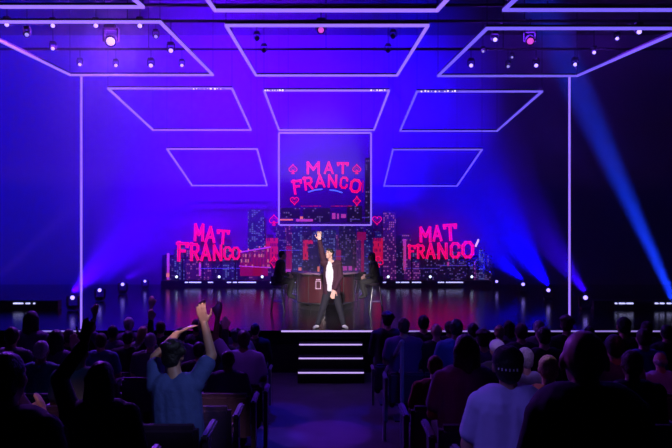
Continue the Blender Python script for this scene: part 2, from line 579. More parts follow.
# moving heads: base, yoke, head, lens
def moving_head(loc, aim, lens_m, label, group=None, s=1.0, hang=True, zp=None):
    root = empty('stage_light', loc)
    root.scale = (s, s, s)
    tag(root, label, 'stage light', group)
    sg = 1 if hang else -1
    mb = MB()
    mb.box((0, 0, sg * 0.27), (0.26, 0.2, 0.10), bev=0.02)
    if zp is not None:
        top = (zp - loc[2]) / s
        mb.tube((0, 0, 0.3), (0, 0, top), 0.02, seg=6)
        mb.box((0, 0, top), (0.06, 0.09, 0.09))
    mb.build('base', M_METAL, root)
    MB().box((-0.15, 0, sg * 0.1), (0.03, 0.08, 0.28)).box((0.15, 0, sg * 0.1), (0.03, 0.08, 0.28)).box((0, 0, sg * 0.22), (0.33, 0.08, 0.03)).build('yoke', M_METAL, root)
    q = (V(aim) - V(loc)).to_track_quat('Z', 'Y').to_matrix().to_4x4()
    hd = MB().lathe([(0.06, -0.16), (0.11, -0.12), (0.125, 0.0), (0.115, 0.10), (0.12, 0.11), (0.12, 0.14), (0.10, 0.14), (0.09, 0.12)], seg=20).build('head', M_METAL, root, smooth=True)
    hd.matrix_local = q @ Matrix.Scale(1.0 if hang else 0.66, 4)
    ln = MB().ball((0, 0, 0.125), (0.088, 0.088, 0.035)).build('lens', lens_m, hd, smooth=True)
    return root


CAMP = V((0, 0, EYE))


def hang_px(px, py, lens, s, label, group=None, aim=None):
    # height of the lamps fixed, distance follows
    z = 5.95
    Z = F * (z - EYE) / (CY - py)
    pz = min(((11.55, 6.28), (12.9, 6.42), (14.45, 6.28)), key=lambda q: abs(q[0] - Z))
    Z = pz[0]
    p = at(px, py, Z)
    moving_head(p, aim if aim is not None else (p.x * 0.4, 3.0, 0.5), lens, label, group, s, True, pz[1] if pz[1] > p.z + 0.2 * s else p.z + 0.5)
    return p


GL = 'small white lamps inside the left overhead frame'
for (x, y, w) in ((7, 24, 'leftmost of its near row'), (53, 25, 'second of its near row'), (96, 25, 'near row, above the glaring lamp'), (53, 48, 'alone at its middle left'),
                  (27, 34, 'dim one close to its left end'), (80, 64, 'leftmost of its far row'), (116, 65, 'second of its far row'), (182, 65, 'far right corner')):
    hang_px(x, y, M_WHITE_LED if y != 34 else M_DIM_LED, 0.42, 'small stage lamp in the upper left frame, ' + w, GL)
p = hang_px(151, 65, M_WHITE_LED, 0.5, 'white stage lamp on the far edge of the left frame, second from its right corner')
p = hang_px(140, 25, M_WHITE_LED, 0.45, 'stage lamp at the near edge of the left frame throwing a pale smoky beam')
spot('ceiling_beam', p + V((0, 0, -0.1)), at(118, 75, 13.2), 2000, (0.36, 0.12, 1.0), 24, 0.8, 0.03)
p = hang_px(171, 50, M_WHITE_LED, 0.5, 'white stage lamp near the slanted right side of the left frame, throwing a thin beam')
spot('ceiling_beam', p + V((0, 0, -0.1)), at(150, 92, 12.6), 1600, (0.45, 0.25, 1.0), 9, 0.8, 0.03)
hang_px(156, 36, M_DIM_LED, 0.42, 'dim stage lamp above the thin beam near the right side of left frame')
p = hang_px(111, 40, M_WHITE_LED, 0.95, 'largest and brightest stage lamp, glaring white inside the left overhead frame')
gl = (V((p.x * 0.4, 3.0, 0.5)) - p).normalized()
spot('glare_light', p + gl * 0.16, p + gl * 3, 1700, (0.32, 0.06, 1.0), 150, 1.0, 0.08)

GR = 'small white lamps inside the right overhead frame'
for (x, y, w) in ((508, 66, 'dim one on its far edge'), (594, 52, 'by its slanted right side, lower one'), (617, 38, 'by its slanted right side, upper one')):
    hang_px(x, y, M_DIM_LED if x == 508 else M_WHITE_LED, 0.38, 'small stage lamp in the upper right frame, ' + w, GR)
for (x, y, tx, ty, w, lab) in ((495, 39, 522, 80, 150, 'white stage lamp in the near left corner of the right frame beside the magenta lamp'),
                               (471, 65, 476, 120, 60, 'white stage lamp at the far left corner of the right overhead frame'),
                               (536, 65, 543, 110, 120, 'white stage lamp at the far edge midway along the right overhead frame'),
                               (575, 64, 592, 95, 130, 'white stage lamp at the far right corner, just above the right vertical light line'),
                               (639, 31, 672, 62, 160, 'white stage lamp close to the near right side of the right frame')):
    p = hang_px(x, y, M_WHITE_LED, 0.48, lab)
    spot('ceiling_beam', p + V((0, 0, -0.1)), at(tx, ty, p.y + 0.4), w * 6, (0.03, 0.04, 1.0), 13, 0.8, 0.03)
hang_px(530, 40, M_PINK_LED, 0.75, 'magenta glowing stage lamp inside the right overhead frame')
hang_px(321, 29, M_PINK_LED, 0.6, 'pinkish stage lamp hanging at the near edge of the big centre frame')
for (x, y, w) in ((257, 38, 'upper left'), (264, 50, 'lower left'), (393, 36, 'upper right'), (388, 50, 'lower right')):
    hang_px(x, y, M_METAL, 0.4, 'unlit dark stage lamp in the big centre frame, ' + w + ' one', 'unlit lamps in the centre frame')
for (x, y, w) in ((483, 51, 'left'), (512, 57, 'right')):
    hang_px(x, y, M_DIM_LED, 0.3, 'faint tiny stage lamp among the bright ones of the right frame, ' + w + ' one', 'faint lamps in the right frame')

# floor heads along both sides of the stage
for k, (x, y, aim, s) in enumerate(((-6.84, 17.3, 0, 1.0), (-6.85, 19.4, 0, .95), (-6.76, 21.3, 0, .95), (-6.5, 23.0, 0, .8),
                                    (7.0, 17.3, 1, 1.0), (6.73, 19.4, 1, .95), (6.55, 21.3, 1, .95), (6.1, 22.9, 1, .8))):
    side = 'left' if x < 0 else 'right'
    n = ('nearest the audience', 'second from the audience', 'third from the audience', 'farthest back beside the city screen')[k % 4]
    moving_head((x, y, 0.34 * s), (x * 0.5, 2, 2.0), M_WHITE_LED, 'white floor lamp on the %s side of the stage, %s' % (side, n), None, s, False)

# plinth with the row of white light strips at the foot of the screen, and the six small lamps on it
pl = MB().box((0, WALL_Y - 0.35, 0.12), (12.2, 0.5, 0.24), bev=0.02).build('plinth', M_METAL)
tag(pl, 'low black plinth along the foot of the city screen', 'plinth')
M_STRIP = mat('strip_lens', (1, 1, 1), 0.4, emit=(0.48, 0.48, 1.0), estr=1.7)
ORD = ('first', 'second', 'third', 'fourth', 'fifth', 'sixth', 'seventh', 'eighth', 'ninth')


def strips(spans, Y, z, label, group):
    for k, (x0, x1) in enumerate(spans):
        p, q = at(x0, 280.5, Y), at(x1, 280.5, Y)
        o = MB().box(((p.x + q.x) / 2, Y, z), (q.x - p.x, 0.05, 0.036)).build('strip_light', M_STRIP)
        tag(o, label % ORD[k], 'strip light', group)


strips(((185, 188), (189, 201), (208, 213), (227, 231), (233, 237), (238.5, 256), (270, 274), (276, 284), (288, 296)), WALL_Y - 0.61, 0.18,
       'white strip light on the plinth under the skyline, left half, %s from the left', 'strip lights at the foot of the skyline, left half')
strips(((359, 365), (371, 376), (380, 386), (396, 400), (401, 409), (412, 421), (438, 444), (446, 463)), WALL_Y - 0.61, 0.18,
       'white strip light on the plinth under the skyline, right half, %s from the left', 'strip lights at the foot of the skyline, right half')
for x, lab in ((177, 'outermost left'), (219.5, 'below the left pink sign, middle one'), (262.4, 'innermost left, beside the seated guest'),
               (388, 'innermost right, beside the seated guest'), (430, 'below the right pink sign, middle one'), (471.4, 'outermost right')):
    X = (x - CX) * (WALL_Y - 0.35) / F
    r = empty('uplight', (X, WALL_Y - 0.35, 0.24))
    tag(r, 'small round uplight on the black plinth, ' + lab, 'uplight')
    MB().box((0, 0, 0.02), (0.16, 0.12, 0.04)).box((0, 0.02, 0.07), (0.03, 0.05, 0.1)).build('bracket', M_METAL, r)
    MB().ball((0, -0.02, 0.13), (0.075, 0.06, 0.075)).build('housing', M_METAL, r, smooth=True)
    MB().ball((0, -0.075, 0.13), (0.05, 0.02, 0.05)).build('lens', mat('uplens', (1, 1, 1), 0.3, emit=(0.6, 0.7, 1), estr=2.2), r, smooth=True)

# strip lights in the dark wings
strips(((13.5, 16.5), (17, 20), (20.5, 23), (26, 30), (33.5, 35)), 17.415, 0.17, 'tiny white strip light low in the left stage wing, %s from the left', 'strip lights in the left wing')
strips(((615, 617), (619, 625), (626.5, 633), (655, 658), (660, 664), (667, 671)), 17.415, 0.17, 'tiny white strip light low in the right stage wing, %s from the left', 'strip lights in the right wing')
for sd in (-1, 1):
    o = MB().box((sd * 8.6, 17.55, 0.12), (2.6, 0.24, 0.24)).build('plinth', M_METAL)
    tag(o, 'low black plinth in the dark %s wing' % ('left' if sd < 0 else 'right'), 'plinth')

# ------------------------------------------------------------------ LED wall with the night city picture
W_BLUE = windows_material('tower_blue', (0.03, 0.02, 0.30), (0.25, 0.28, 1.0), 0.35, 12, 14, 0.28, 0.42)
W_VIO = windows_material('tower_violet', (0.10, 0.01, 0.25), (0.7, 0.15, 0.7), 0.32, 14, 12, 0.34, 0.45)
W_DARK = windows_material('tower_dark', (0.02, 0.01, 0.08), (0.35, 0.2, 0.9), 0.2, 14, 15, 0.25, 0.35)
W_PINK = windows_material('lit_hall', (0.5, 0.01, 0.15), (1.0, 0.25, 0.35), 0.45, 12, 5, 0.35, 0.6)
P_RED = windows_material('picture_red', (0.62, 0.006, 0.06), (0.12, 0.0, 0.06), 0.45, 16, 5, 0.85, 1.0)
P_DRED = mat('picture_dark_red', (0.2, 0, 0.02), 0.5, emit=(0.30, 0.002, 0.09), estr=0.7)
P_ORANGE = mat('picture_orange', (0.5, 0.2, 0.1), 0.5, emit=(1.0, 0.2, 0.15), estr=0.75)
P_PINK = mat('picture_pink', (0.5, 0.1, 0.3), 0.5, emit=(0.75, 0.07, 0.42), estr=0.5)
P_NIGHT = mat('picture_night', (0.01, 0.01, 0.03), 0.5, emit=(0.006, 0.001, 0.03), estr=1.0, scale=1.0)
P_LINE = mat('picture_line', (0.1, 0.1, 0.4), 0.5, emit=(0.2, 0.1, 0.9), estr=0.3)

wallr = empty('led_wall', (0, WALL_Y, 0))
tag(wallr, 'wide city skyline screen closing the back of the stage', 'screen')
MB().box((0, 0.12, 0.58), (12.4, 0.2, 1.16)).build('cabinet', M_METAL, wallr)
pic = MB()
pmats = [P_NIGHT, W_BLUE, W_VIO, W_DARK, W_PINK, P_RED, P_DRED, P_ORANGE, P_PINK, P_LINE]


def P(px, py, lay=0):
    q = at(px, py, WALL_Y - 0.0)
    return (q.x, q.z)


def rect(mb, x0, y0, x1, y1, mi, lay, Z=WALL_Y, base=0.0, ox=0, oz=0):
    a0, a1 = at(x0, y0, Z), at(x1, y1, Z)
    mb.mi = mi
    d = 0.004 * (lay + 1)
    mb.box(((a0.x + a1.x) / 2 - ox, base - d / 2, (a0.z + a1.z) / 2 - oz), (a1.x - a0.x, d, a0.z - a1.z))


rect(pic, 165, 258, 490, 284, 0, 0)
rnd = random.Random(3)
# far towers
for x in range(168, 488, 9):
    top = 262 - rnd.random() * 20
    if 240 < x < 410: top = 236 - rnd.random() * 14
    rect(pic, x, top, x + rnd.uniform(6, 9), 283, rnd.choice((1, 3, 3, 2)), 1 + (x % 3) * 0.4)
# red glow columns
for (x0, y0, x1, y1, m) in ((266, 238, 278, 262, 5), (373, 238, 383, 262, 5), (303, 240, 313, 260, 5), (357, 232, 366, 272, 6), (253, 255, 268, 276, 6), (284, 246, 296, 274, 6), (336, 250, 344, 272, 6), (240, 262, 262, 276, 6)):
    rect(pic, x0, y0, x1, y1, m, 3)
# near towers
for (x0, y0, x1, y1, m) in ((248, 210, 264, 250, 1), (383, 212, 396, 283, 2), (292, 228, 303, 283, 1), (308, 244, 322, 283, 3), (322, 230, 336, 283, 1), (341, 226, 356, 283, 3), (364, 240, 373, 283, 1),
                            (281, 232, 286, 283, 3), (396, 246, 404, 283, 3), (403, 239, 406, 270, 8), (352, 240, 361, 283, 2), (406, 262, 420, 283, 2), (423, 264, 436, 283, 3), (445, 263, 470, 283, 3), (479, 250, 484, 283, 1),
                            (167, 253, 169.5, 280, 8), (174, 250, 178, 272, 1), (199, 262, 201, 276, 8), (187, 264, 192, 279, 2), (476, 258, 480, 279, 3)):
    rect(pic, x0, y0, x1, y1, m, 5)
# warm windows low behind the bar
for (x0, y0, x1, y1, m) in ((298.5, 267.5, 301.5, 273, 7), (317.5, 266.5, 319.5, 273, 7), (343, 266, 347, 273, 8), (348.5, 266, 352, 273, 8), (355, 268, 357, 273, 8), (166.5, 273, 169.5, 277, 7), (286, 269, 291, 273, 8), (447, 262, 449, 266, 8), (440, 265, 472, 266, 9)):
    rect(pic, x0, y0, x1, y1, m, 7)
for (x0, y0, x1, y1) in ((365, 256, 372, 256.6), (404, 268, 440, 268.6), (200, 268, 240, 268.6), (280, 250, 300, 250.5), (322, 256, 345, 256.5)):
    rect(pic, x0, y0, x1, y1, 9, 8)
# bridge deck on the left, rising towards the centre
for k in range(9):
    x0 = 241 + k * 3.3
    t = k / 9
    rect(pic, x0, 253.2 - 5 * t, x0 + 2.5, 266 + 1.5 * t, 4, 6)
pic.mi = 8
a0, a1 = P(239, 253), P(271, 247.5)
pic.prism([(a0[0], a0[1]), (a1[0], a1[1]), (a1[0], a1[1] + 0.05), (a0[0], a0[1] + 0.05)], -0.03, 0)
a0, a1 = P(239, 266.5), P(271, 268.2)
pic.prism([(a0[0], a0[1]), (a1[0], a1[1]), (a1[0], a1[1] + 0.04), (a0[0], a0[1] + 0.04)], -0.03, 0)
pic.mi = 7
for (x, y) in ((241, 251), (248.5, 249.3), (259.5, 247), (265, 246.4)):
    q = P(x, y)
    pic.ball((q[0], -0.03, q[1]), 0.03, seg=8, ring=5)
o = pic.build('city_picture', pmats, wallr)

# ------------------------------------------------------------------ letters and neon signs
GLY = {
    'M': [[(0.1, 0), (0.1, 1)], [(0.1, 1), (0.5, 0.35)], [(0.5, 0.35), (0.9, 1)], [(0.9, 1), (0.9, 0)], [(-.04, 0.06), (0.26, 0.06)], [(0.74, 0.06), (1.04, 0.06)], [(-.04, .94), (.2, .94)], [(.8, .94), (1.04, .94)]],
    'A': [[(0.08, 0), (0.5, 1)], [(0.5, 1), (0.92, 0)], [(0.25, 0.32), (0.75, 0.32)], [(-.04, 0.06), (0.28, 0.06)], [(0.72, 0.06), (1.04, 0.06)], [(.36, .95), (.64, .95)]],
    'T': [[(0.0, 0.9), (1.0, 0.9)], [(0.5, 0), (0.5, 0.9)], [(0.3, 0.06), (0.7, 0.06)], [(0.06, 0.72), (0.06, 0.9)], [(0.94, 0.72), (0.94, 0.9)]],
    'F': [[(0.2, 0), (0.2, 1)], [(0.02, 0.92), (0.98, 0.92)], [(0.2, 0.52), (0.72, 0.52)], [(0.0, 0.06), (0.44, 0.06)], [(.94, .74), (.94, .92)]],
    'R': [[(0.18, 0), (0.18, 1)], [(0.02, 0.92), (0.7, 0.92)], [(0.7, 0.92), (0.86, 0.8)], [(0.86, 0.8), (0.86, 0.6)], [(0.86, 0.6), (0.7, 0.47)], [(0.7, 0.47), (0.18, 0.47)], [(0.5, 0.47), (0.88, 0.03)], [(0, 0.06), (0.38, 0.06)], [(.72, .06), (1.02, .06)]],
    'N': [[(0.14, 0), (0.14, 1)], [(0.14, 1), (0.86, 0)], [(0.86, 0), (0.86, 1)], [(-.02, 0.06), (0.32, 0.06)], [(.68, .94), (1.02, .94)]],
    'C': [[(0.92, 0.68), (0.92, 0.82)], [(0.92, 0.82), (0.72, 0.94)], [(0.72, 0.94), (0.32, 0.94)], [(0.32, 0.94), (0.1, 0.76)], [(0.1, 0.76), (0.1, 0.24)], [(0.1, 0.24), (0.32, 0.06)], [(0.32, 0.06), (0.72, 0.06)], [(0.72, 0.06), (0.92, 0.2)], [(0.92, 0.2), (0.92, 0.34)]],
    'O': [[(0.32, 0.94), (0.68, 0.94)], [(0.68, 0.94), (0.9, 0.74)], [(0.9, 0.74), (0.9, 0.26)], [(0.9, 0.26), (0.68, 0.06)], [(0.68, 0.06), (0.32, 0.06)], [(0.32, 0.06), (0.1, 0.26)], [(0.1, 0.26), (0.1, 0.74)], [(0.1, 0.74), (0.32, 0.94)]],
}


def letter(ch, x, z, w, h, tilt, parent, th=0.205, depth=0.08):
    """glyph at x,z (lower left) in the parent's plane, facing -y"""
    R = Matrix.Rotation(tilt, 3, 'Y')
    c = V((w / 2, 0, h / 2))

    def g(p, dy=0.0):
        q = V((p[0] * w, 0, p[1] * h)) - c
        q = R @ q
        return V((x + w / 2 + q.x, dy, z + h / 2 + q.z))
    mb = MB()
    t = th * (w + h) / 2
    for a, b in GLY[ch]:
        if ch not in 'CO' and (V(a) - V(b)).length < 0.45 and a[1] == b[1] and a[1] in (0.06, 0.94, 0.95): continue      # small slabs stay off
        mb.mi = 0
        for (tt, d, mi) in ((t, depth, 0), (t * 0.84, depth + 0.02, 1), (t * 0.24, depth + 0.035, 2)):
            mb.mi = mi
            A, B = g(a, -d / 2), g(b, -d / 2)
            dd = (B - A)
            e = dd.normalized() * tt * 0.36
            ang = math.atan2(dd.z, dd.x)
            mb.box((A + B) / 2, (dd.length + 2 * e.length, d, tt), Matrix.Rotation(-ang, 3, 'Y'))
    return mb.build('letter', [M_NEON, M_NEON_HOT, M_NEON_DARK], parent)


def sign(letters, Y, label, wand=None, extra=None, thk=0.2):
    root = empty('pink_letter_sign', (0, Y, 0))
    tag(root, label, 'sign')
    for ch, x0, x1, y0, y1, tilt in letters:
        a, b = at(x0, y1, Y), at(x1, y0, Y)
        letter(ch, a.x, a.z, b.x - a.x, b.z - a.z, tilt, root, thk)
    if wand:
        a, b = at(*wand[0], Y), at(*wand[1], Y)
        MB().cap((a.x, -0.05, a.z), (b.x, -0.05, b.z), wand[2]).build('slanting_stroke', wand[3], root)
    return root


SY = WALL_Y - 0.1
s1 = sign([('M', 194.5, 204, 224.5, 240.5, 0.03), ('A', 205.5, 215.5, 227, 242, 0.05), ('T', 217.5, 229, 229.5, 243.5, 0.06),
      ('F', 177, 188, 242, 260.5, 0.02), ('R', 190, 199.5, 243, 260, 0.0), ('A', 201, 211, 244.5, 260, 0.0), ('N', 213, 222.5, 245.5, 260, 0.0), ('C', 224, 231, 246.5, 259.8, 0.0), ('O', 232, 240, 247, 259.5, 0.0)],
     SY, 'glowing pink two-line letter sign in front of the skyline left of the performer')
s2 = sign([('M', 419.5, 431, 227.5, 241.5, -0.02), ('A', 432.5, 441.5, 226, 240.5, -0.04), ('T', 444, 456, 223.5, 240, -0.06),
      ('F', 408, 415, 245, 258, 0.0), ('R', 416.5, 424.5, 244.5, 258, 0.0), ('A', 426, 435, 244, 258, 0.0), ('N', 437, 447.5, 243.5, 258, 0.0), ('C', 450, 459.5, 242.5, 258, 0.0), ('O', 461.5, 473.5, 241.5, 257.8, 0.0)],
     SY, 'glowing pink two-line letter sign right of the performer, pale slanting stroke after its last letter', ((475.5, 246), (478, 240), 0.035, M_NEON_WHITE))
for s_, xs in ((s1, (182, 235)), (s2, (412, 468))):
    mb = MB()
    for x in xs:
        a = at(x, 259, SY)
        mb.box((a.x, 0.05, a.z / 2), (0.04, 0.04, a.z))
    a, b = at(xs[0] - 3, 258, SY), at(xs[1] + 3, 258, SY)
    mb.box(((a.x + b.x) / 2, 0.05, a.z), (b.x - a.x, 0.04, 0.04))
    mb.build('support', M_METAL, s_)

# hanging square screen
SCY = 20.6
sc_c = at(325, 179, SCY)
scr = empty('hanging_screen', sc_c)
tag(scr, 'square see-through screen with violet glowing border hanging above the performer', 'screen')
hw = 46 * SCY / F
mscr = bpy.data.materials.new('mesh_screen')
mscr.use_nodes = True
nt = mscr.node_tree
b_ = nt.nodes['Principled BSDF']
b_.inputs['Base Color'].default_value = (0.01, 0.01, 0.03, 1)
b_.inputs['Emission Color'].default_value = (0.05, 0.0, 0.30, 1)
b_.inputs['Emission Strength'].default_value = 0.30
tr = nt.nodes.new('ShaderNodeBsdfTransparent')
mxs = nt.nodes.new('ShaderNodeMixShader')
mxs.inputs[0].default_value = 0.42
nt.links.new(tr.outputs[0], mxs.inputs[1])
nt.links.new(b_.outputs[0], mxs.inputs[2])
nt.links.new(mxs.outputs[0], nt.nodes['Material Output'].inputs['Surface'])
MB().box((0, 0, 0), (2 * hw, 0.02, 2 * hw)).build('mesh_panel', mscr, scr)
for i, (a, b) in enumerate((((-hw, -hw), (hw, -hw)), ((hw, -hw), (hw, hw)), ((hw, hw), (-hw, hw)), ((-hw, hw), (-hw, -hw)))):
    MB().bar((a[0] + (0.02 if a[0] < b[0] else 0), -0.02, a[1]), (b[0], -0.02, b[1]), 0.05).build('light_bar', M_TUBE, scr)
for x in (-hw * 0.8, hw * 0.8):
    MB().tube((x, 0.0, hw), (x, 0.0, 9.6 - sc_c.z), 0.01, seg=6).build('cable', M_METAL, scr)
pc = MB()
pm = [W_BLUE, W_DARK, P_PINK, P_ORANGE, P_LINE, P_RED]


def srect(x0, y0, x1, y1, mi, lay):
    rect(pc, x0, y0, x1, y1, mi, lay, SCY, -0.01, sc_c.x, sc_c.z)


for (x0, y0, x1, y1, m) in ((365, 158, 371, 222, 1), (281, 208, 300, 218, 1), (303, 208, 330, 222, 1), (347, 206, 362, 222, 1)):
    srect(x0, y0, x1, y1, m, 1)
for (x0, y0, x1, y1, m) in ((280, 219, 293, 220.5, 3), (296, 219, 313, 221.5, 2), (300, 216.5, 303, 219, 3), (332, 213, 335.5, 219, 2), (337, 213.5, 339, 219, 2), (341, 214, 346, 218, 2), (350, 219, 360, 219.8, 4), (362, 217, 369, 218, 4), (301, 205.7, 321, 206.5, 5), (331, 205.7, 352, 206.5, 5)):
    srect(x0, y0, x1, y1, m, 2)
pc.build('skyline_picture', pm, scr)

LY = SCY - 0.02
s3 = sign([('M', 306.5, 320, 162.5, 173.5, 0.0), ('A', 324, 333.5, 162.3, 173.3, 0.0), ('T', 337.5, 348, 162.3, 173.5, 0.0),
      ('F', 292.5, 302, 180, 193.5, -0.14), ('R', 303.5, 313, 177, 189.5, -0.12), ('A', 315, 325, 175.3, 187, -0.04), ('N', 327.5, 337.5, 175.3, 187, 0.04), ('C', 340, 347.5, 177, 188.5, 0.1), ('O', 350, 361, 179.5, 192.5, 0.16)],
     LY, 'glowing pink arched letter sign on the hanging square screen', ((363, 181), (362.6, 192), 0.02, M_NEON_DARK))
for pts in ([(308.5, 192), (315, 190), (322, 189.3)], [(330, 190), (336, 190.7), (342, 192.6)]):
    MB().path([V((at(x, y, LY).x, -0.02, at(x, y, LY).z)) for x, y in pts], 0.018).build('blue_arc', M_NEON_BLUE, s3)


def suit_outline(kind, r):
    pts = []
    if kind == 'heart':
        for i in range(28):
            t = 2 * PI * i / 28
            pts.append((16 * math.sin(t) ** 3 / 16, (13 * math.cos(t) - 5 * math.cos(2 * t) - 2 * math.cos(3 * t) - math.cos(4 * t)) / 16))
    elif kind == 'spade':
        for i in range(28):
            t = 2 * PI * i / 28
            y = -(13 * math.cos(t) - 5 * math.cos(2 * t) - 2 * math.cos(3 * t) - math.cos(4 * t)) / 16
            pts.append((16 * math.sin(t) ** 3 / 16, y + 0.1))
    elif kind == 'diamond':
        for (x, z) in ((0, 1.1), (0.3, 0.5), (0.85, 0), (0.3, -0.5), (0, -1.1), (-0.3, -0.5), (-0.85, 0), (-0.3, 0.5)):
            pts.append((x, z))
    else:  # club
        for c, a0, a1 in (((0, 0.45), -40, 220), ((-0.5, -0.25), 60, 330), ((0.5, -0.25), 210, 480)):
            for i in range(10):
                t = math.radians(a0 + (a1 - a0) * i / 9)
                pts.append((c[0] + 0.45 * math.cos(t), c[1] + 0.45 * math.sin(t)))
        pts = pts[:10][::1] + pts[10:20] + pts[20:]
    return [(x * r, z * r) for x, z in pts]


def suit(kind, px, py, Y, r, label, th=0.018):
    c = at(px, py, Y)
    root = empty('neon_' + kind, c)
    tag(root, label, 'neon sign')
    mb = MB()
    pts = suit_outline(kind, r)
    if kind == 'club':
        for k in range(3):
            mb.path([V((x, -0.02, z)) for x, z in pts[k * 10:(k + 1) * 10]], th, seg=6)
    else:
        mb.path([V((x, -0.02, z)) for x, z in pts], th, seg=6, closed=True)
    mb.build('outer_tube', M_NEON, root)
    if kind in ('spade', 'club'):
        mb = MB()
        mb.path([V((0, -0.02, -0.55 * r)), V((-0.3 * r, -0.02, -1.15 * r)), V((0.3 * r, -0.02, -1.15 * r)), V((0, -0.02, -0.55 * r))], th, seg=6)
        mb.build('stem_tube', M_NEON, root)
    mb = MB()
    mb.path([V((x * 0.5, -0.02, z * 0.5)) for x, z in (pts if kind != 'club' else pts[:10])], th * 0.6, seg=6, closed=True)
    mb.build('inner_tube', M_NEON_DARK, root)


suit('spade', 293, 169, LY, 0.13, 'neon spade in the upper left of the hanging square screen')
suit('spade', 356.7, 169, LY, 0.13, 'neon spade in the upper right of the hanging square screen')
suit('heart', 294.5, 200.5, LY, 0.13, 'neon heart in the lower left of the hanging square screen')
suit('diamond', 356.8, 201, LY, 0.14, 'neon diamond in the lower right of the hanging square screen')
BY = WALL_Y - 0.04
suit('spade', 274, 220, BY, 0.17, 'neon spade beside the lower left corner of the hanging square screen')
suit('heart', 377, 220, BY, 0.17, 'neon heart beside the lower right corner of the hanging square screen')
suit('diamond', 274, 262, BY, 0.2, 'neon diamond low behind the guest seated on the left stool')
suit('club', 378, 261, BY, 0.2, 'neon club low behind the guest seated on the right stool')

# ------------------------------------------------------------------ bar counter and stools
M_MAROON = mat('maroon_panel', (0.07, 0.006, 0.016), 0.35, scale=6)
M_TOP = mat('bar_top', (0.22, 0.12, 0.2), 0.25)
bc = V((0.0, 17.9, 0))
bar = empty('bar_counter', (bc.x, bc.y, 0))
tag(bar, 'rounded maroon bar counter with pale top and metal foot rail behind the performer', 'bar counter')


def arc_solid(mb, r0, r1, a0, a1, z0, z1, n=28, sx=1.0, sy=1.0):
    rings = []
    for i in range(n + 1):
        a = a0 + (a1 - a0) * i / n
        c, s = math.cos(a) * sx, math.sin(a) * sy
        rings.append([mb.bm.verts.new((r * c, r * s, z)) for r, z in ((r0, z0), (r1, z0), (r1, z1), (r0, z1))])
    for i in range(n):
        for k in range(4):
            mb.bm.faces.new((rings[i][k], rings[i + 1][k], rings[i + 1][(k + 1) % 4], rings[i][(k + 1) % 4]))
    mb.bm.faces.new(rings[0]); mb.bm.faces.new(rings[-1][::-1])
    return mb


arc_solid(MB(), 0.62, 0.80, PI, 2 * PI, 0.20, 0.98).build('front_panel', M_MAROON, bar)
arc_solid(MB(), 0.50, 0.99, PI, 2 * PI, 0.98, 1.03).build('worktop', M_TOP, bar)
arc_solid(MB(), 0.60, 0.74, PI, 2 * PI, 0.0, 0.20).build('base', M_METAL, bar)
arc_solid(MB(), 0.92, 0.95, PI, 2 * PI, 0.20, 0.23).build('foot_rail', M_CHROME, bar)
for i in range(7):
    a = PI + PI * (i + 0.5) / 7
    MB().tube((0.935 * math.cos(a), 0.935 * math.sin(a), 0), (0.935 * math.cos(a), 0.935 * math.sin(a), 0.21), 0.012).build('rail_post', M_CHROME, bar)
for i in range(5):
    a = PI + PI * (i + 0.5) / 5
    if i == 2: continue
    MB().bar((0.805 * math.cos(a), 0.805 * math.sin(a), 0.22), (0.805 * math.cos(a), 0.805 * math.sin(a), 0.96), 0.015).build('panel_seam', M_METAL, bar)
# small square emblem on the front
mb = MB()
ex = -0.27
for (x0, z0, x1, z1) in ((0, 0, 0, .2), (0, .2, .13, .2), (.13, .2, .13, 0), (0, 0, .13, 0)):
    mb.bar((x0, 0, z0), (x1, 0, z1), 0.012)
for k in range(3):
    mb.box((0.02 + k * 0.045, 0, 0.24), (0.03, 0.01, 0.03))
mb.build('emblem', mat('emblem', (0.8, 0.6, 0.8), 0.4, emit=(0.6, 0.35, 0.6), estr=0.35), bar, loc=(ex, -0.77, 0.60), rot=(0, 0, math.radians(-18)))

M_LEATHER = mat('stool_leather', (0.05, 0.03, 0.05), 0.5)


def stool(x, y, rz, label):
    r = empty('bar_stool', (x, y, 0), rz)
    tag(r, label, 'bar stool')
    MB().lathe([(0.16, 0.70), (0.19, 0.72), (0.19, 0.76), (0.16, 0.78)], seg=24).build('seat', M_LEATHER, r, smooth=True)
    arc_solid(MB(), 0.165, 0.19, math.radians(200), math.radians(340), 0.78, 0.95, 12).build('backrest', M_LEATHER, r)
    for k in range(4):
        a = PI / 4 + k * PI / 2
        MB().tube((0.13 * math.cos(a), 0.13 * math.sin(a), 0.71), (0.25 * math.cos(a), 0.25 * math.sin(a), 0), 0.014).build('leg', M_CHROME, r)
    mb = MB()
    rr = 0.13 + 0.12 * (0.71 - 0.28) / 0.71
    mb.path([V((rr * math.cos(PI / 4 + i * PI / 2), rr * math.sin(PI / 4 + i * PI / 2), 0.28)) for i in range(4)], 0.010, closed=True)
    mb.build('foot_ring', M_CHROME, r)
    return r


stool(-1.28, 17.0, -PI / 2, 'chrome-legged bar stool under the dark guest left of the bar')
stool(1.33, 17.0, PI / 2, 'chrome-legged bar stool under the dark guest right of the bar')
stool(-1.0, 18.6, 0.4, 'empty chrome-legged bar stool tucked behind the left end of the bar')
stool(1.02, 18.6, -0.4, 'empty chrome-legged bar stool tucked behind the right end of the bar')

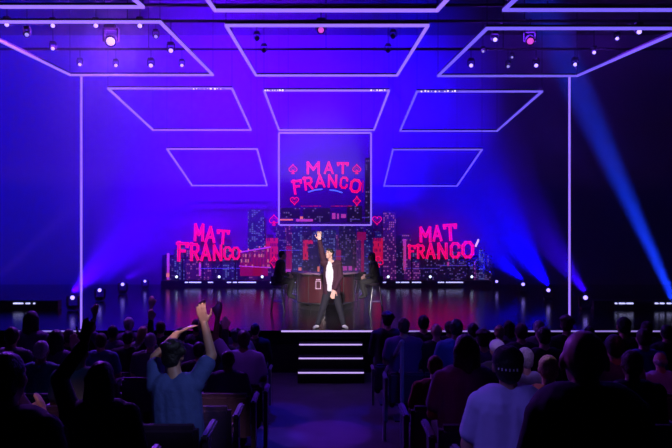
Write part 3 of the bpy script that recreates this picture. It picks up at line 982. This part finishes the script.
# ------------------------------------------------------------------ people
def hand(mb, w, d, n, s=1.0, curl=0.25, left=False, k=1.0):
    """wrist w, direction d, palm normal n"""
    w, d, n = V(w), V(d).normalized(), V(n)
    n = (n - d * n.dot(d)).normalized()
    x = d.cross(n).normalized() * (-1 if left else 1)
    P0 = w + d * 0.015 * s
    for i, (ox, L) in enumerate(((-0.030, 0.066), (-0.010, 0.075), (0.011, 0.070), (0.030, 0.054))):
        kn = P0 + (d * 0.085 + x * ox) * s
        mb.cap(P0 + x * ox * 0.6 * s, kn, 0.0135 * s * k, 0.012 * s * k, seg=8)
        sp = (d + x * ox * 4).normalized()
        m1 = kn + (sp * math.cos(curl * 0.6) + n * math.sin(curl * 0.6)) * L * 0.55 * s
        m2 = m1 + (sp * math.cos(curl * 1.8) + n * math.sin(curl * 1.8)) * L * 0.5 * s
        mb.cap(kn, m1, 0.0105 * s * k, 0.0095 * s * k, seg=8)
        mb.cap(m1, m2, 0.0095 * s * k, 0.008 * s * k, seg=8)
    t0 = P0 + (d * 0.02 - x * 0.028) * s
    t1 = t0 + (d * 0.035 - x * 0.035 + n * 0.01) * s
    t2 = t1 + (d * 0.035 - x * 0.012 + n * 0.008) * s
    mb.cap(t0, t1, 0.014 * s * k, 0.012 * s * k, seg=8)
    mb.cap(t1, t2, 0.011 * s * k, 0.009 * s * k, seg=8)


def add_head(mb, c, R, s, fem=False):
    """head centred at c (middle of skull), R rotation: local +y is the face"""
    def T(x, y, z): return c + R @ V((x * s, y * s, z * s))
    mb.ball(T(0, -0.012, 0.022), (0.074 * s, 0.092 * s, 0.088 * s), R)
    mb.ball(T(0, 0.018, -0.030), (0.060 * s, 0.070 * s, 0.078 * s), R)
    mb.ball(T(0, 0.045, -0.083), (0.036 * s, 0.034 * s, 0.028 * s), R)      # chin
    mb.cap(T(0, 0.078, 0.008), T(0, 0.098, -0.030), 0.009 * s, 0.013 * s, 8)  # nose
    mb.cap(T(-0.035, 0.070, 0.024), T(0.035, 0.070, 0.024), 0.012 * s, 0.012 * s, 8)  # brow
    mb.ball(T(0, 0.076, -0.058), (0.024 * s, 0.012 * s, 0.010 * s), R)      # mouth
    for sx in (-1, 1):
        mb.ball(T(sx * 0.076, -0.005, -0.008), (0.010 * s, 0.020 * s, 0.032 * s), R)
        mb.ball(T(sx * 0.042, 0.050, -0.020), (0.020 * s, 0.022 * s, 0.020 * s), R)


def rot_head(yaw, pitch, roll=0.0):
    return (Matrix.Rotation(yaw, 3, 'Z') @ Matrix.Rotation(pitch, 3, 'X') @ Matrix.Rotation(roll, 3, 'Y'))


SKIN = [mat('skin_light', (0.55, 0.33, 0.26), 0.5, bump=0.03), mat('skin_tan', (0.42, 0.23, 0.16), 0.5, bump=0.03), mat('skin_dark', (0.16, 0.08, 0.05), 0.5, bump=0.03)]
HAIRM = {}


def hair_mat(n, c):
    if n not in HAIRM:
        HAIRM[n] = mat('hair_' + n, c, 0.55, var=0.5, scale=60, bump=0.5)
    return HAIRM[n]


HC = {'black': (0.010, 0.008, 0.008), 'brown': (0.05, 0.025, 0.015), 'grey': (0.35, 0.33, 0.34), 'white': (0.6, 0.58, 0.6), 'blond': (0.42, 0.28, 0.15), 'red': (0.2, 0.05, 0.02)}
CLOTH = {}


def cloth(n, c, bump=0.25, scale=9.0, var=0.2):
    if n not in CLOTH:
        CLOTH[n] = mat('cloth_' + n, c, 0.85, var=var, scale=scale, bump=bump)
    return CLOTH[n]


CC = {'black': (0.012, 0.012, 0.015), 'navy': (0.006, 0.006, 0.016), 'blue': (0.05, 0.08, 0.26), 'purple': (0.10, 0.03, 0.16), 'lilac': (0.42, 0.38, 0.62), 'grey': (0.12, 0.12, 0.14),
      'white': (0.6, 0.6, 0.65), 'red': (0.25, 0.02, 0.03), 'teal': (0.03, 0.18, 0.24), 'floral': (0.30, 0.05, 0.06), 'maroon': (0.032, 0.003, 0.018)}


def figure(J, label, loc, rz=0.0, scale=1.0, voxel=0.012, skin=0, hair='black', hair_style='short', shirt='black', sleeves='short', trousers='navy',
           head_rot=(0, 0, 0), hs=1.0, head_s=1.0, group=None, cap=None, shoes='black', jacket=None, curl=0.25, palmn=None, build=1.0, eyes=False, hem=0.0):
    J = {k: V(v) for k, v in J.items()}
    R = rot_head(*head_rot)
    kf = max(1.0, voxel / 0.009)
    B = build

    def torso(mb, g, neck=True):
        for sd in 'lr':
            sh, hp = J['sh_' + sd], J['hip_' + sd]
            inn = J['chest'] + (sh - J['chest']) * 0.45
            mb.cap(inn, J['pelvis'] + (hp - J['pelvis']) * 0.75 + V((0, 0, 0.03)), (0.112 + g) * B, (0.118 + g) * B)
            mb.cap(J['chest'] + V((0, 0, 0.04)), sh + V((0, 0, -0.01)), 0.07 + g, 0.062 + g)
        mb.cap(J['chest'], J['pelvis'], (0.12 + g) * B, (0.125 + g) * B)
        if neck: mb.cap(J['chest'] + V((0, 0, 0.07)), J['neck'], 0.075 + g * .5, 0.052 + g * .5)

    def arm(mb, sd, g, full=1.0, hand_=False):
        sh, el, wr = J['sh_' + sd], J['el_' + sd], J['wr_' + sd]
        if full <= 0.5:
            mb.cap(sh, sh + (el - sh) * (full * 2), 0.058 + g, 0.052 + g * 1.6)
            return
        mb.cap(sh, el, 0.056 + g, 0.044 + g)
        mb.cap(el, el + (wr - el) * (full * 2 - 1), 0.043 + g, 0.030 + g * 1.2)
        if hand_:
            d = (wr - el).normalized()
            if 'hd_' + sd in J: d = J['hd_' + sd].normalized()
            pn = V((palmn or {}).get(sd, (0, 1, 0)))
            hand(mb, wr, d, pn, hs, curl, left=(sd == 'l'), k=kf if kf < 1.9 else 1.9)

    def leg(mb, sd, g, foot=True):
        hp, kn, an = J['hip_' + sd], J['kn_' + sd], J['an_' + sd]
        mb.cap(hp, kn, 0.088 + g, 0.060 + g)
        mb.cap(kn, an, 0.058 + g, 0.042 + g * 1.3)
        if foot:
            t = J['toe_' + sd]
            mb.cap(an + V((0, 0, -0.035)), t, 0.038, 0.030)

    body = MB()
    torso(body, 0)
    for sd in 'lr':
        arm(body, sd, 0, 1.0, True)
        leg(body, sd, 0)
    body.cap(J['chest'] + V((0, 0, 0.06)), J['head'] + R @ V((0, -0.02, -0.05)), 0.060, 0.052)
    add_head(body, J['head'], R, head_s)
    root = body.skin('person', SKIN[skin], None, voxel, 3, loc=loc, rot=(0, 0, rz))
    root.scale = (scale,) * 3
    tag(root, label, 'person', group)
    vx = max(voxel, 0.011)
    # shirt
    sm = cloth(shirt, CC[shirt], 0.9 if shirt == 'blue' else 0.25)
    if jacket:
        mb = MB()
        torso(mb, 0.008, neck=False)
        mb.skin('shirt', sm, root, vx, 3)
        # jacket: torso with the front opened, sleeves to the wrist
        mb = MB()
        torso(mb, 0.022, neck=False)
        for sd in 'lr':
            arm(mb, sd, 0.012, 0.97)
            hp = J['hip_' + sd]
            mb.cap(hp + V((0, 0, 0.1)), hp + V((0, 0.0, -0.01)), 0.110, 0.112)
        jk = mb.skin('jacket', cloth(jacket, CC[jacket]), root, vx, 2)
        me = jk.data
        bmj = bmesh.new(); bmj.from_mesh(me)
        ax = jacket_open = hem
        dele = []
        c = J['chest']; pl_ = J['pelvis']
        fw = R_front
        for f in bmj.faces:
            p = f.calc_center_median()
            t = min(1, max(0, (c.z + 0.1 - p.z) / max(0.01, c.z + 0.1 - (pl_.z - 0.15))))
            mid = c.lerp(pl_, t)
            q = p - mid
            side = V((fw.y, -fw.x, 0)).dot(q)
            front = fw.dot(q)
            wdt = 0.035 + 0.045 * math.sin(min(1, t * 1.4) * PI) + (0.05 * max(0, t - 0.55))
            if front > 0.03 and abs(side) < wdt and p.z < c.z + 0.14: dele.append(f)
            elif p.z > c.z + 0.095 and q.xy.length < 0.085: dele.append(f)
        bmesh.ops.delete(bmj, geom=dele, context='FACES')
        bmj.to_mesh(me); bmj.free()
        so = jk.modifiers.new('t', 'SOLIDIFY'); so.thickness = 0.008; so.offset = 1
    else:
        mb = MB()
        torso(mb, 0.014, neck=False)
        for sd in 'lr':
            arm(mb, sd, 0.013, 0.34 if sleeves == 'short' else 0.96)
        mb.skin('shirt', sm, root, vx, 3)
    mb = MB()
    for sd in 'lr': leg(mb, sd, 0.014, foot=False)
    mb.cap(J['hip_l'], J['hip_r'], 0.118 * B, 0.118 * B)
    mb.cap(J['pelvis'], J['pelvis'] + V((0, 0, 0.04)), 0.124 * B, 0.128 * B)
    mb.skin('trousers', cloth(trousers, CC[trousers]), root, vx, 3)
    for sd in 'lr':
        an, t = J['an_' + sd], J['toe_' + sd]
        MB().cap(an + V((0, 0, -0.035)), t, 0.047, 0.040).cap(an + V((0, 0, -0.02)) - (t - an) * 0.15, an + V((0, 0, -0.01)), 0.042, 0.046).skin('shoe', cloth('shoe_' + shoes, CC[shoes]), root, min(vx, 0.014), 2)
    # hair
    def T(x, y, z): return J['head'] + R @ V((x * head_s, y * head_s, z * head_s))
    hm = hair_mat(hair, HC[hair])
    if hair_style != 'bald':
        mb = MB()
        if hair_style in ('short', 'quiff', 'curly', 'long', 'bun'):
            mb.ball(T(0, -0.024, 0.034), (0.083 * head_s, 0.092 * head_s, 0.090 * head_s), R)
            mb.ball(T(0, -0.055, -0.010), (0.072 * head_s, 0.055 * head_s, 0.075 * head_s), R)
        if hair_style == 'quiff':
            mb.cap(T(-0.03, 0.045, 0.095), T(0.035, 0.050, 0.098), 0.026, 0.024)
        if hair_style == 'curly':
            for i in range(26):
                a = i * 2.4
                e = math.radians(15 + (i * 37) % 75)
                mb.ball(T(0.085 * math.cos(a) * math.cos(e), -0.03 + 0.09 * math.sin(a) * math.cos(e), 0.02 + 0.09 * math.sin(e)), 0.034, seg=8, ring=6)
        if hair_style == 'long':
            mb.cap(T(-0.045, -0.05, 0.02), T(-0.060, -0.060, -0.20), 0.052, 0.045)
            mb.cap(T(0.045, -0.05, 0.02), T(0.060, -0.060, -0.20), 0.052, 0.045)
            mb.cap(T(0, -0.065, 0.02), T(0, -0.080, -0.22), 0.055, 0.045)
        if hair_style == 'bun':
            mb.ball(T(0, -0.10, 0.08), 0.04)
        if hair_style == 'fringe':   # ring of hair round a bald crown
            mb.ball(T(0, -0.045, -0.002), (0.080 * head_s, 0.070 * head_s, 0.052 * head_s), R)
        mb.skin('hair', hm, root, min(vx, 0.012), 2, rough=0.006)
    if cap:
        cm = cloth(cap, CC[cap])
        mb = MB()
        mb.ball(T(0, -0.014, 0.044), (0.087 * head_s, 0.102 * head_s, 0.080 * head_s), R)
        mb.cap(T(-0.04, 0.09, 0.045), T(-0.03, 0.15, 0.035), 0.016, 0.012)
        mb.cap(T(0.04, 0.09, 0.045), T(0.03, 0.15, 0.035), 0.016, 0.012)
        mb.cap(T(0, 0.09, 0.05), T(0, 0.165, 0.035), 0.018, 0.012)
        cp = mb.skin('cap', cm, root, 0.010, 2)
        if cap == 'navy' and voxel < 0.013:
            mb = MB()
            for i in range(6):
                a = math.radians(-100 + i * 13 + 180)
                p = T(-0.090 * math.cos(math.radians(50 + i * 13)), -0.014 - 0.105 * math.sin(math.radians(50 + i * 13)), 0.008)
                mb.box(p, (0.008, 0.005, 0.012 + 0.004 * (i % 2)), R)
            mb.build('cap_lettering', cloth('white', CC['white']), cp)
    if eyes:
        for sx in (-1, 1):
            MB().ball(T(sx * 0.031, 0.072, 0.002), (0.012, 0.008, 0.007), R).build('eye', mat('eye', (0.05, 0.04, 0.04), 0.2), root, smooth=True)
            MB().cap(T(sx * 0.045, 0.078, 0.028), T(sx * 0.018, 0.084, 0.030), 0.005, 0.006).build('eyebrow', hm, root)
    return root


R_front = V((0, 1, 0))


def seated(lean=0.0, armL='lap', armR='lap', spread=0.12, twist=0.0):
    """seated joints, facing +y, floor at z=0, seat at 0.45"""
    J = dict(pelvis=(0, 0, 0.56), chest=(0, 0.02 + lean, 0.94), neck=(0, 0.03 + lean * 1.2, 1.08), head=(0, 0.05 + lean * 1.4, 1.205),
             hip_l=(-0.09, 0.02, 0.55), hip_r=(0.09, 0.02, 0.55), kn_l=(-spread, 0.43, 0.54), kn_r=(spread, 0.43, 0.54),
             an_l=(-spread, 0.40, 0.10), an_r=(spread, 0.40, 0.10), toe_l=(-spread - 0.01, 0.56, 0.035), toe_r=(spread + 0.01, 0.56, 0.035),
             sh_l=(-0.185, lean, 1.0), sh_r=(0.185, lean, 1.0))
    for sd, sg, a in (('l', -1, armL), ('r', 1, armR)):
        sh = V(J['sh_' + sd])
        if a == 'lap':
            J['el_' + sd] = sh + V((sg * 0.06, 0.05, -0.27)); J['wr_' + sd] = V((sg * 0.10, 0.27, 0.66))
        elif a == 'up':
            J['el_' + sd] = sh + V((sg * 0.06, 0.10, 0.26)); J['wr_' + sd] = sh + V((sg * 0.03, 0.14, 0.51))
        elif a == 'upout':
            J['el_' + sd] = sh + V((sg * 0.16, 0.08, 0.22)); J['wr_' + sd] = sh + V((sg * 0.14, 0.14, 0.47))
        elif a == 'clap':
            J['el_' + sd] = sh + V((sg * 0.06, 0.12, -0.24)); J['wr_' + sd] = V((sg * 0.045, 0.33 + lean, 0.98)); J['hd_' + sd] = V((-sg * 0.15, 0.5, 0.8))
        elif a == 'face':
            J['el_' + sd] = sh + V((sg * 0.08, 0.2, -0.18)); J['wr_' + sd] = sh + V((-sg * 0.06, 0.24, 0.06)); J['hd_' + sd] = V((0, 0, 1))
        else:
            J['el_' + sd], J['wr_' + sd] = V(a[0]), V(a[1])
            if len(a) > 2: J['hd_' + sd] = V(a[2])
    return J


# ---- the performer
PX = 14.34


def q_(px, py, dy=0.0):
    p = at(px, py, PX)
    return (p.x, dy, p.z)


J = dict(pelvis=q_(331.8, 289), chest=q_(331.5, 266.5), neck=q_(330.5, 259.5), head=q_(329.3, 253.8, -0.02),
         hip_l=q_(335.5, 291.5), hip_r=q_(327.8, 291.5), kn_l=q_(339.5, 309, -0.05), kn_r=q_(322.5, 309, -0.06), an_l=q_(343.5, 324.2), an_r=q_(317.5, 324.2),
         toe_l=q_(346.5, 327, -0.14), toe_r=q_(314.5, 327, -0.15),
         sh_r=q_(324.3, 262.5), el_r=q_(321.5, 251.0, -0.04), wr_r=q_(319.5, 240.6, -0.06), hd_r=V((-0.04, -0.02, 1)),
         sh_l=q_(338.4, 263.6), el_l=q_(340.5, 276.5, -0.03), wr_l=q_(334.2, 288.4, -0.17), hd_l=V((-0.25, -0.12, -1)))
R_front = V((-0.45, -1, 0)).normalized()
figure(J, 'person on stage in dark maroon jacket and white shirt raising one arm before the bar', (0, PX, 0), voxel=0.0095, skin=0, hair='black', hair_style='quiff',
       shirt='white', jacket='maroon', trousers='navy', head_rot=(PI - 0.75, 0.22, 0), shoes='white', palmn={'r': (0.1, -1, 0), 'l': (0, 0.8, 0)}, build=0.82, eyes=True, hs=1.22, curl=0.05)
R_front = V((0, 1, 0))

# guests on the stools
def stool_pose(arm='lap'):
    J = seated(0.06, arm, 'lap')
    for k in J: J[k] = V(J[k])
    for sd, sg in (('l', -1), ('r', 1)):
        J['an_' + sd] = V((sg * 0.11, 0.30, 0.16)); J['toe_' + sd] = V((sg * 0.12, 0.42, 0.08))
        J['kn_' + sd] = V((sg * 0.12, 0.38, 0.50))
    return J


figure(stool_pose(), 'dark-clothed person seated on the stool left of the bar, facing the performer', (-1.28, 17.0, 0.30), rz=-PI / 2 + 0.2, voxel=0.018, hair='black', hair_style='short', shirt='black', sleeves='long', trousers='black', scale=1.0)
figure(stool_pose(), 'dark-clothed person seated on the stool right of the bar, leaning in', (1.33, 17.0, 0.30), rz=PI / 2 - 0.2, voxel=0.018, hair='black', hair_style='long', shirt='black', sleeves='long', trousers='black', scale=0.97)

# ------------------------------------------------------------------ seats
M_SEAT = mat('seat_fabric', (0.05, 0.02, 0.07), 0.8, scale=30, bump=0.2)
M_ARM = mat('seat_arm', (0.10, 0.09, 0.12), 0.4)
seat_proto = {}


def seat(x, Z, label, group=None):
    f = row_floor(Z)
    if not seat_proto:
        s = seat_proto
        s['backrest'] = MB().box((0, -0.24, 0.50), (0.50, 0.09, 0.44), Matrix.Rotation(math.radians(8), 3, 'X'), bev=0.03).mesh('backrest', M_SEAT)
        s['cushion'] = MB().box((0, 0.02, 0.39), (0.46, 0.44, 0.10), bev=0.03).mesh('cushion', M_SEAT)
        s['armrest'] = MB().box((0, 0, 0.60), (0.05, 0.36, 0.04), bev=0.012).box((0, -0.10, 0.30), (0.04, 0.10, 0.60)).mesh('armrest', M_ARM)
        s['pedestal'] = MB().box((0, 0, 0.17), (0.08, 0.20, 0.34)).box((0, 0, 0.01), (0.30, 0.3, 0.02)).mesh('pedestal', M_METAL)
    r = empty('theatre_seat', (x, Z - 0.06, f))
    tag(r, label, 'seat', group)
    link('backrest', seat_proto['backrest'], r); link('cushion', seat_proto['cushion'], r); link('pedestal', seat_proto['pedestal'], r)
    link('armrest', seat_proto['armrest'], r, (-0.27, 0, 0)); link('armrest', seat_proto['armrest'], r, (0.27, 0, 0))


# ------------------------------------------------------------------ audience
# px, head top y, row, hair, style, shirt, arms, label, extras
AUD = [
    # nearest
    (2, 356, 2.4, 'black', 'short', 'black', 'lap', 'person in black filling the bottom left corner', dict(voxel=0.009, build=1.1)),
    (589, 336, 2.4, 'brown', 'bald', 'navy', 'lap', 'large bald person in dark shirt seated nearest the viewer on the right', dict(voxel=0.009, build=1.3, skin=1, head_s=1.16)),
    (100, 364, 3.35, 'black', 'long', 'black', 'R', 'long-haired person in black with one arm raised high, left of the blue-shirted guest', dict(voxel=0.009)),
    (510, 350, 3.35, 'black', 'short', 'lilac', 'lap', 'person in dark cap with white lettering and lilac shirt', dict(voxel=0.009, cap='navy', build=1.15, head_s=1.1)),
    (171, 343, 4.3, 'black', 'curly', 'blue', 'B', 'person in blue shirt with both arms raised over curly dark hair', dict(voxel=0.008, build=0.98)),
    (467, 336, 4.3, 'black', 'long', 'purple', 'lap', 'person with dark shoulder-length hair left of the lilac-shirted guest', dict(voxel=0.012, build=1.1)),
    (550, 357, 4.3, 'blond', 'short', 'floral', 'lap', 'person with tousled blond hair and red patterned collar', dict(voxel=0.010)),
    (634, 352, 4.3, 'brown', 'short', 'black', 'lap', 'dark-haired person half hidden behind the right shoulder of the large bald guest', dict()),
    (526, 349, 5.25, 'grey', 'short', 'lilac', 'lap', 'grey-haired person in pale lilac shirt between the cap and blond hair', dict(voxel=0.012)),
    (78, 343, 5.25, 'grey', 'bald', 'grey', 'lap', 'bald person two heads left of the raised dark arm', dict()),
    (40, 342, 6.2, 'white', 'short', 'teal', 'lap', 'white-haired person in teal top at the left', dict()),
    (662, 358, 6.2, 'grey', 'fringe', 'lilac', 'lap', 'balding person with violet-lit crown at the right edge', dict(skin=0)),
    (498, 341, 6.2, 'white', 'bald', 'black', 'lap', 'person in pale baseball cap behind the dark cap', dict(cap='white')),
    (436, 360, 5.25, 'red', 'short', 'red', 'lap', 'person in dark red top left of the dark shoulder-length hair', dict()),
    (-15, 352, 4.3, 'black', 'short', 'purple', 'clap', 'dark-haired person at far left with pink-lit clapping hands', dict()),
    (55, 331, 7.15, 'black', 'long', 'purple', 'face', 'long-haired person with hand near face behind the white-haired guest', dict()),
    (228, 352, 6.2, 'brown', 'short', 'purple', 'lap', 'brown-haired person right of the blue-shirted guest', dict()),
    (199, 343, 7.15, 'black', 'short', 'black', 'R', 'dark-haired person behind the raised right hand of the blue-shirted guest', dict()),
    (243, 331, 7.15, 'brown', 'bun', 'lilac', 'L', 'person in lilac top with hair bun and one raised arm, next to the left handrail', dict()),
    (150, 334, 8.1, 'grey', 'short', 'grey', 'lap', 'grey-haired person just above the left hand of the blue-shirted guest', dict()),
    (127, 332, 9.05, 'black', 'short', 'navy', 'R', 'person in navy with a lifted hand behind the long-haired guest', dict()),
    (100, 334, 8.1, 'brown', 'short', 'blue', 'lap', 'brown-haired person in blue behind the raised dark arm', dict()),
    (30, 312, 9.05, 'black', 'long', 'purple', 'lap', 'tall long-haired person before the dark left wing of the stage', dict()),
    (68, 330, 9.05, 'brown', 'short', 'black', 'lap', 'dark head just under the end of the left stage lip light', dict()),
    (180, 328, 9.05, 'black', 'short', 'purple', 'lap', 'small dark head between the two lifted hands of the blue-shirted guest', dict()),
    (222, 322, 10.0, 'brown', 'long', 'purple', 'L', 'person waving one arm in front of the left part of the stage', dict()),
    (255, 324, 10.95, 'black', 'short', 'black', 'lap', 'dark head close to the stage left of the stairs', dict()),
    (196, 320, 10.95, 'black', 'short', 'navy', 'lap', 'front row head below the lit left sign', dict()),
    (160, 322, 10.95, 'brown', 'short', 'black', 'lap', 'front row head left of the lifted white-lit hand', dict()),
    (128, 318, 10.95, 'grey', 'short', 'purple', 'R', 'front row person with hand raised at the left part of the stage', dict()),
    (236, 330, 9.05, 'black', 'curly', 'black', 'lap', 'curly dark head beside the lilac top with hair bun', dict()),
    (112, 326, 10.0, 'black', 'short', 'purple', 'L', 'dark head with a raised arm in the second row at the left', dict()),
    (142, 327, 10.0, 'blond', 'long', 'grey', 'lap', 'blond long-haired person in the second row at the left', dict()),
    # right of the stairs
    (388, 312, 10.95, 'black', 'curly', 'black', 'lap', 'dark curly-haired person right of the stairs', dict()),
    (404, 319, 9.05, 'brown', 'short', 'purple', 'lap', 'person in purple beside the right handrail', dict()),
    (424, 316, 10.0, 'black', 'short', 'black', 'lap', 'black-haired person before the red glow on the stage floor', dict()),
    (437, 324, 9.05, 'brown', 'bald', 'black', 'lap', 'bald person before the red floor glow', dict()),
    (457, 320, 8.1, 'black', 'short', 'blue', 'lap', 'black-haired person in bright blue right of the red floor glow', dict()),
    (474, 324, 9.05, 'black', 'bun', 'black', 'lap', 'dark head with bun above the shoulder-length hair', dict()),
    (500, 326, 10.0, 'blond', 'short', 'black', 'lap', 'light-haired head above the pale cap', dict()),
    (522, 324, 8.1, 'brown', 'short', 'black', 'lap', 'brown-haired head above the grey-haired guest', dict()),
    (545, 328, 7.15, 'black', 'short', 'navy', 'lap', 'dark head above the tousled blond hair', dict()),
    (568, 317, 9.05, 'brown', 'curly', 'black', 'lap', 'curly head right under the right vertical light line', dict()),
    (484, 331, 7.15, 'brown', 'curly', 'purple', 'lap', 'curly-haired person left of the pale cap', dict()),
    (625, 318, 8.1, 'black', 'short', 'black', 'lap', 'black-haired head over the shoulder of the large bald guest', dict()),
    (645, 330, 7.15, 'brown', 'short', 'blue', 'lap', 'person in blue at the right below the wing strip lights', dict()),
    (616, 336, 5.25, 'black', 'short', 'purple', 'lap', 'dark head touching the right outline of the large bald head', dict()),
    (668, 326, 9.05, 'black', 'short', 'black', 'lap', 'dark head cut by the right edge under the wing strip lights', dict()),
    (590, 327, 10.0, 'black', 'short', 'grey', 'lap', 'dark head peeking over the large bald head', dict()),
    (540, 321, 10.0, 'grey', 'short', 'grey', 'lap', 'grey head in the second row at the right', dict()),
    (510, 321, 10.95, 'black', 'long', 'purple', 'lap', 'long-haired front row person at the right', dict()),
    (450, 322, 10.95, 'brown', 'short', 'black', 'lap', 'brown-haired front row person behind the blue top', dict()),
    (648, 322, 10.0, 'brown', 'short', 'navy', 'lap', 'second row head in front of the right wing', dict()),
    (10, 328, 7.15, 'brown', 'short', 'grey', 'lap', 'dim head at the left edge before the wing', dict()),
    (90, 322, 10.95, 'black', 'short', 'black', 'lap', 'front row head just right of the left vertical light line', dict()),
]
taken = []
for (px, py, Z, hair, style, shirt, arms, label, ex) in AUD:
    X = (px - CX) * Z / F
    f = row_floor(Z)
    top = EYE - (py - CY) * Z / F
    s = (top - f) / 1.315
    s = max(0.78, min(1.16, s))
    lift = top - f - 1.315 * s
    near = Z < 5
    ex = dict(ex)
    vox = ex.pop('voxel', 0.014 if Z < 6 else 0.02)
    hrot = (random.uniform(-0.2, 0.2) - X * 0.04, 0.02, 0)
    pn = None
    if arms == 'clap':
        # hands brought together to the right of the head so that they show past the shoulder
        J = seated(0.03, ((-0.10, 0.30, 0.66), (0.15, 0.32, 0.70), (0.6, 0.0, 0.75)), ((0.34, 0.10, 0.72), (0.33, 0.32, 0.74), (-0.35, 0.05, 0.9)))
        pn = {'l': (1, 0, 0), 'r': (-1, 0, 0)}
    elif arms == 'B':
        J = seated(0.02, ((-0.19, 0.26, 1.15), (-0.03, 0.32, 1.33), (0.75, 0.05, 0.4)), ((0.29, 0.10, 1.20), (0.23, 0.14, 1.43), (-0.25, 0.05, 1)))
        for k, v in (('sh_l', (-0.13, 0.06, 0.985)), ('sh_r', (0.18, 0.02, 1.01)), ('chest', (0.035, 0.03, 0.93)), ('neck', (0.02, 0.04, 1.08)), ('pelvis', (0.06, 0, 0.56)), ('hip_l', (-0.03, 0.02, 0.55)), ('hip_r', (0.15, 0.02, 0.55))): J[k] = V(v)
        pn = {'l': (0.3, 0, -1), 'r': (0, 1, 0.1)}
    elif arms == 'R':
        if Z < 4: J = seated(0.0, ((-0.31, 0.12, 1.19), (-0.16, 0.16, 1.41), (0.15, 0.05, 1)), 'lap')
        else: J = seated(0.0, 'lap', 'upout')
    elif arms == 'L':
        J = seated(0.0, 'upout', 'lap')
    elif arms == 'face':
        J = seated(0.0, 'lap', 'face')
    else:
        J = seated(0.0)
    skin = ex.pop('skin', random.choice((0, 0, 1, 1, 2)))
    figure(J, label, (X, Z, f + max(-0.2, lift) * 0), scale=s, voxel=vox, skin=skin, hair=hair, hair_style=style, shirt=shirt, sleeves='short' if shirt not in ('black', 'navy') else 'long',
           trousers='black', head_rot=hrot, palmn=pn, **ex)
    seat(X, Z, 'dark theatre seat under the ' + label if len(label.split()) <= 11 else 'dark theatre seat under the ' + ' '.join(label.split()[:11]))
    taken.append((X, Z))

# pale sheet over an empty seat at the left
X = (60 - CX) * 4.3 / F
seat(X, 4.3, 'empty theatre seat with a pale sheet on its back, below the white-haired person')
sh = MB().box((0, 0, 0), (0.115, 0.012, 0.10), Matrix.Rotation(math.radians(8), 3, 'X'), bev=0.004).build('paper_sheet', cloth('white', CC['white']), loc=(X - 0.02, 4.3 - 0.06 - 0.305, row_floor(4.3) + 0.66))
tag(sh, 'small pale sheet lying against the back of an empty seat at left', 'paper')
# a few empty seats at the aisle ends that show their backs
for (X, Z, lab) in ((-0.98, 5.25, 'empty dark theatre seat at the aisle left of centre, its top edge lit violet'), (0.75, 2.6, None)):
    if lab: seat(X, Z, lab)

# ------------------------------------------------------------------ handrails beside the aisle
M_RAIL = mat('rail_metal', (0.35, 0.35, 0.45), 0.35, 0.2)
for sd, pts, post, lab in ((-1, ((250, 343, 8.6), (266, 377, 9.6)), (249, 8.6), 'tubular metal handrail sloping down on the left of the aisle'),
                           (1, ((402, 342, 8.6), (384.5, 375, 9.6)), (401.5, 8.6), 'tubular metal handrail with lit blue post on the right of the aisle')):
    a, b = at(*pts[0]), at(*pts[1])
    r = empty('handrail', (a.x, a.y, -0.92))
    tag(r, lab, 'handrail')
    L = lambda p: V(p) - V((a.x, a.y, -0.92))
    MB().path([L(a), L(b)], 0.035).build('top_rail', M_RAIL, r)
    MB().path([L(a) + V((0, 0, -0.35)), L(b) + V((0, 0, -0.35))], 0.02).build('lower_rail', M_RAIL, r)
    MB().tube((0, 0, 0), L(a), 0.028).build('post', M_RAIL, r)
    MB().tube(V((L(b).x, L(b).y, 0)), L(b), 0.028).build('post', M_RAIL, r)

bpy.data.scenes.remove(WORK)
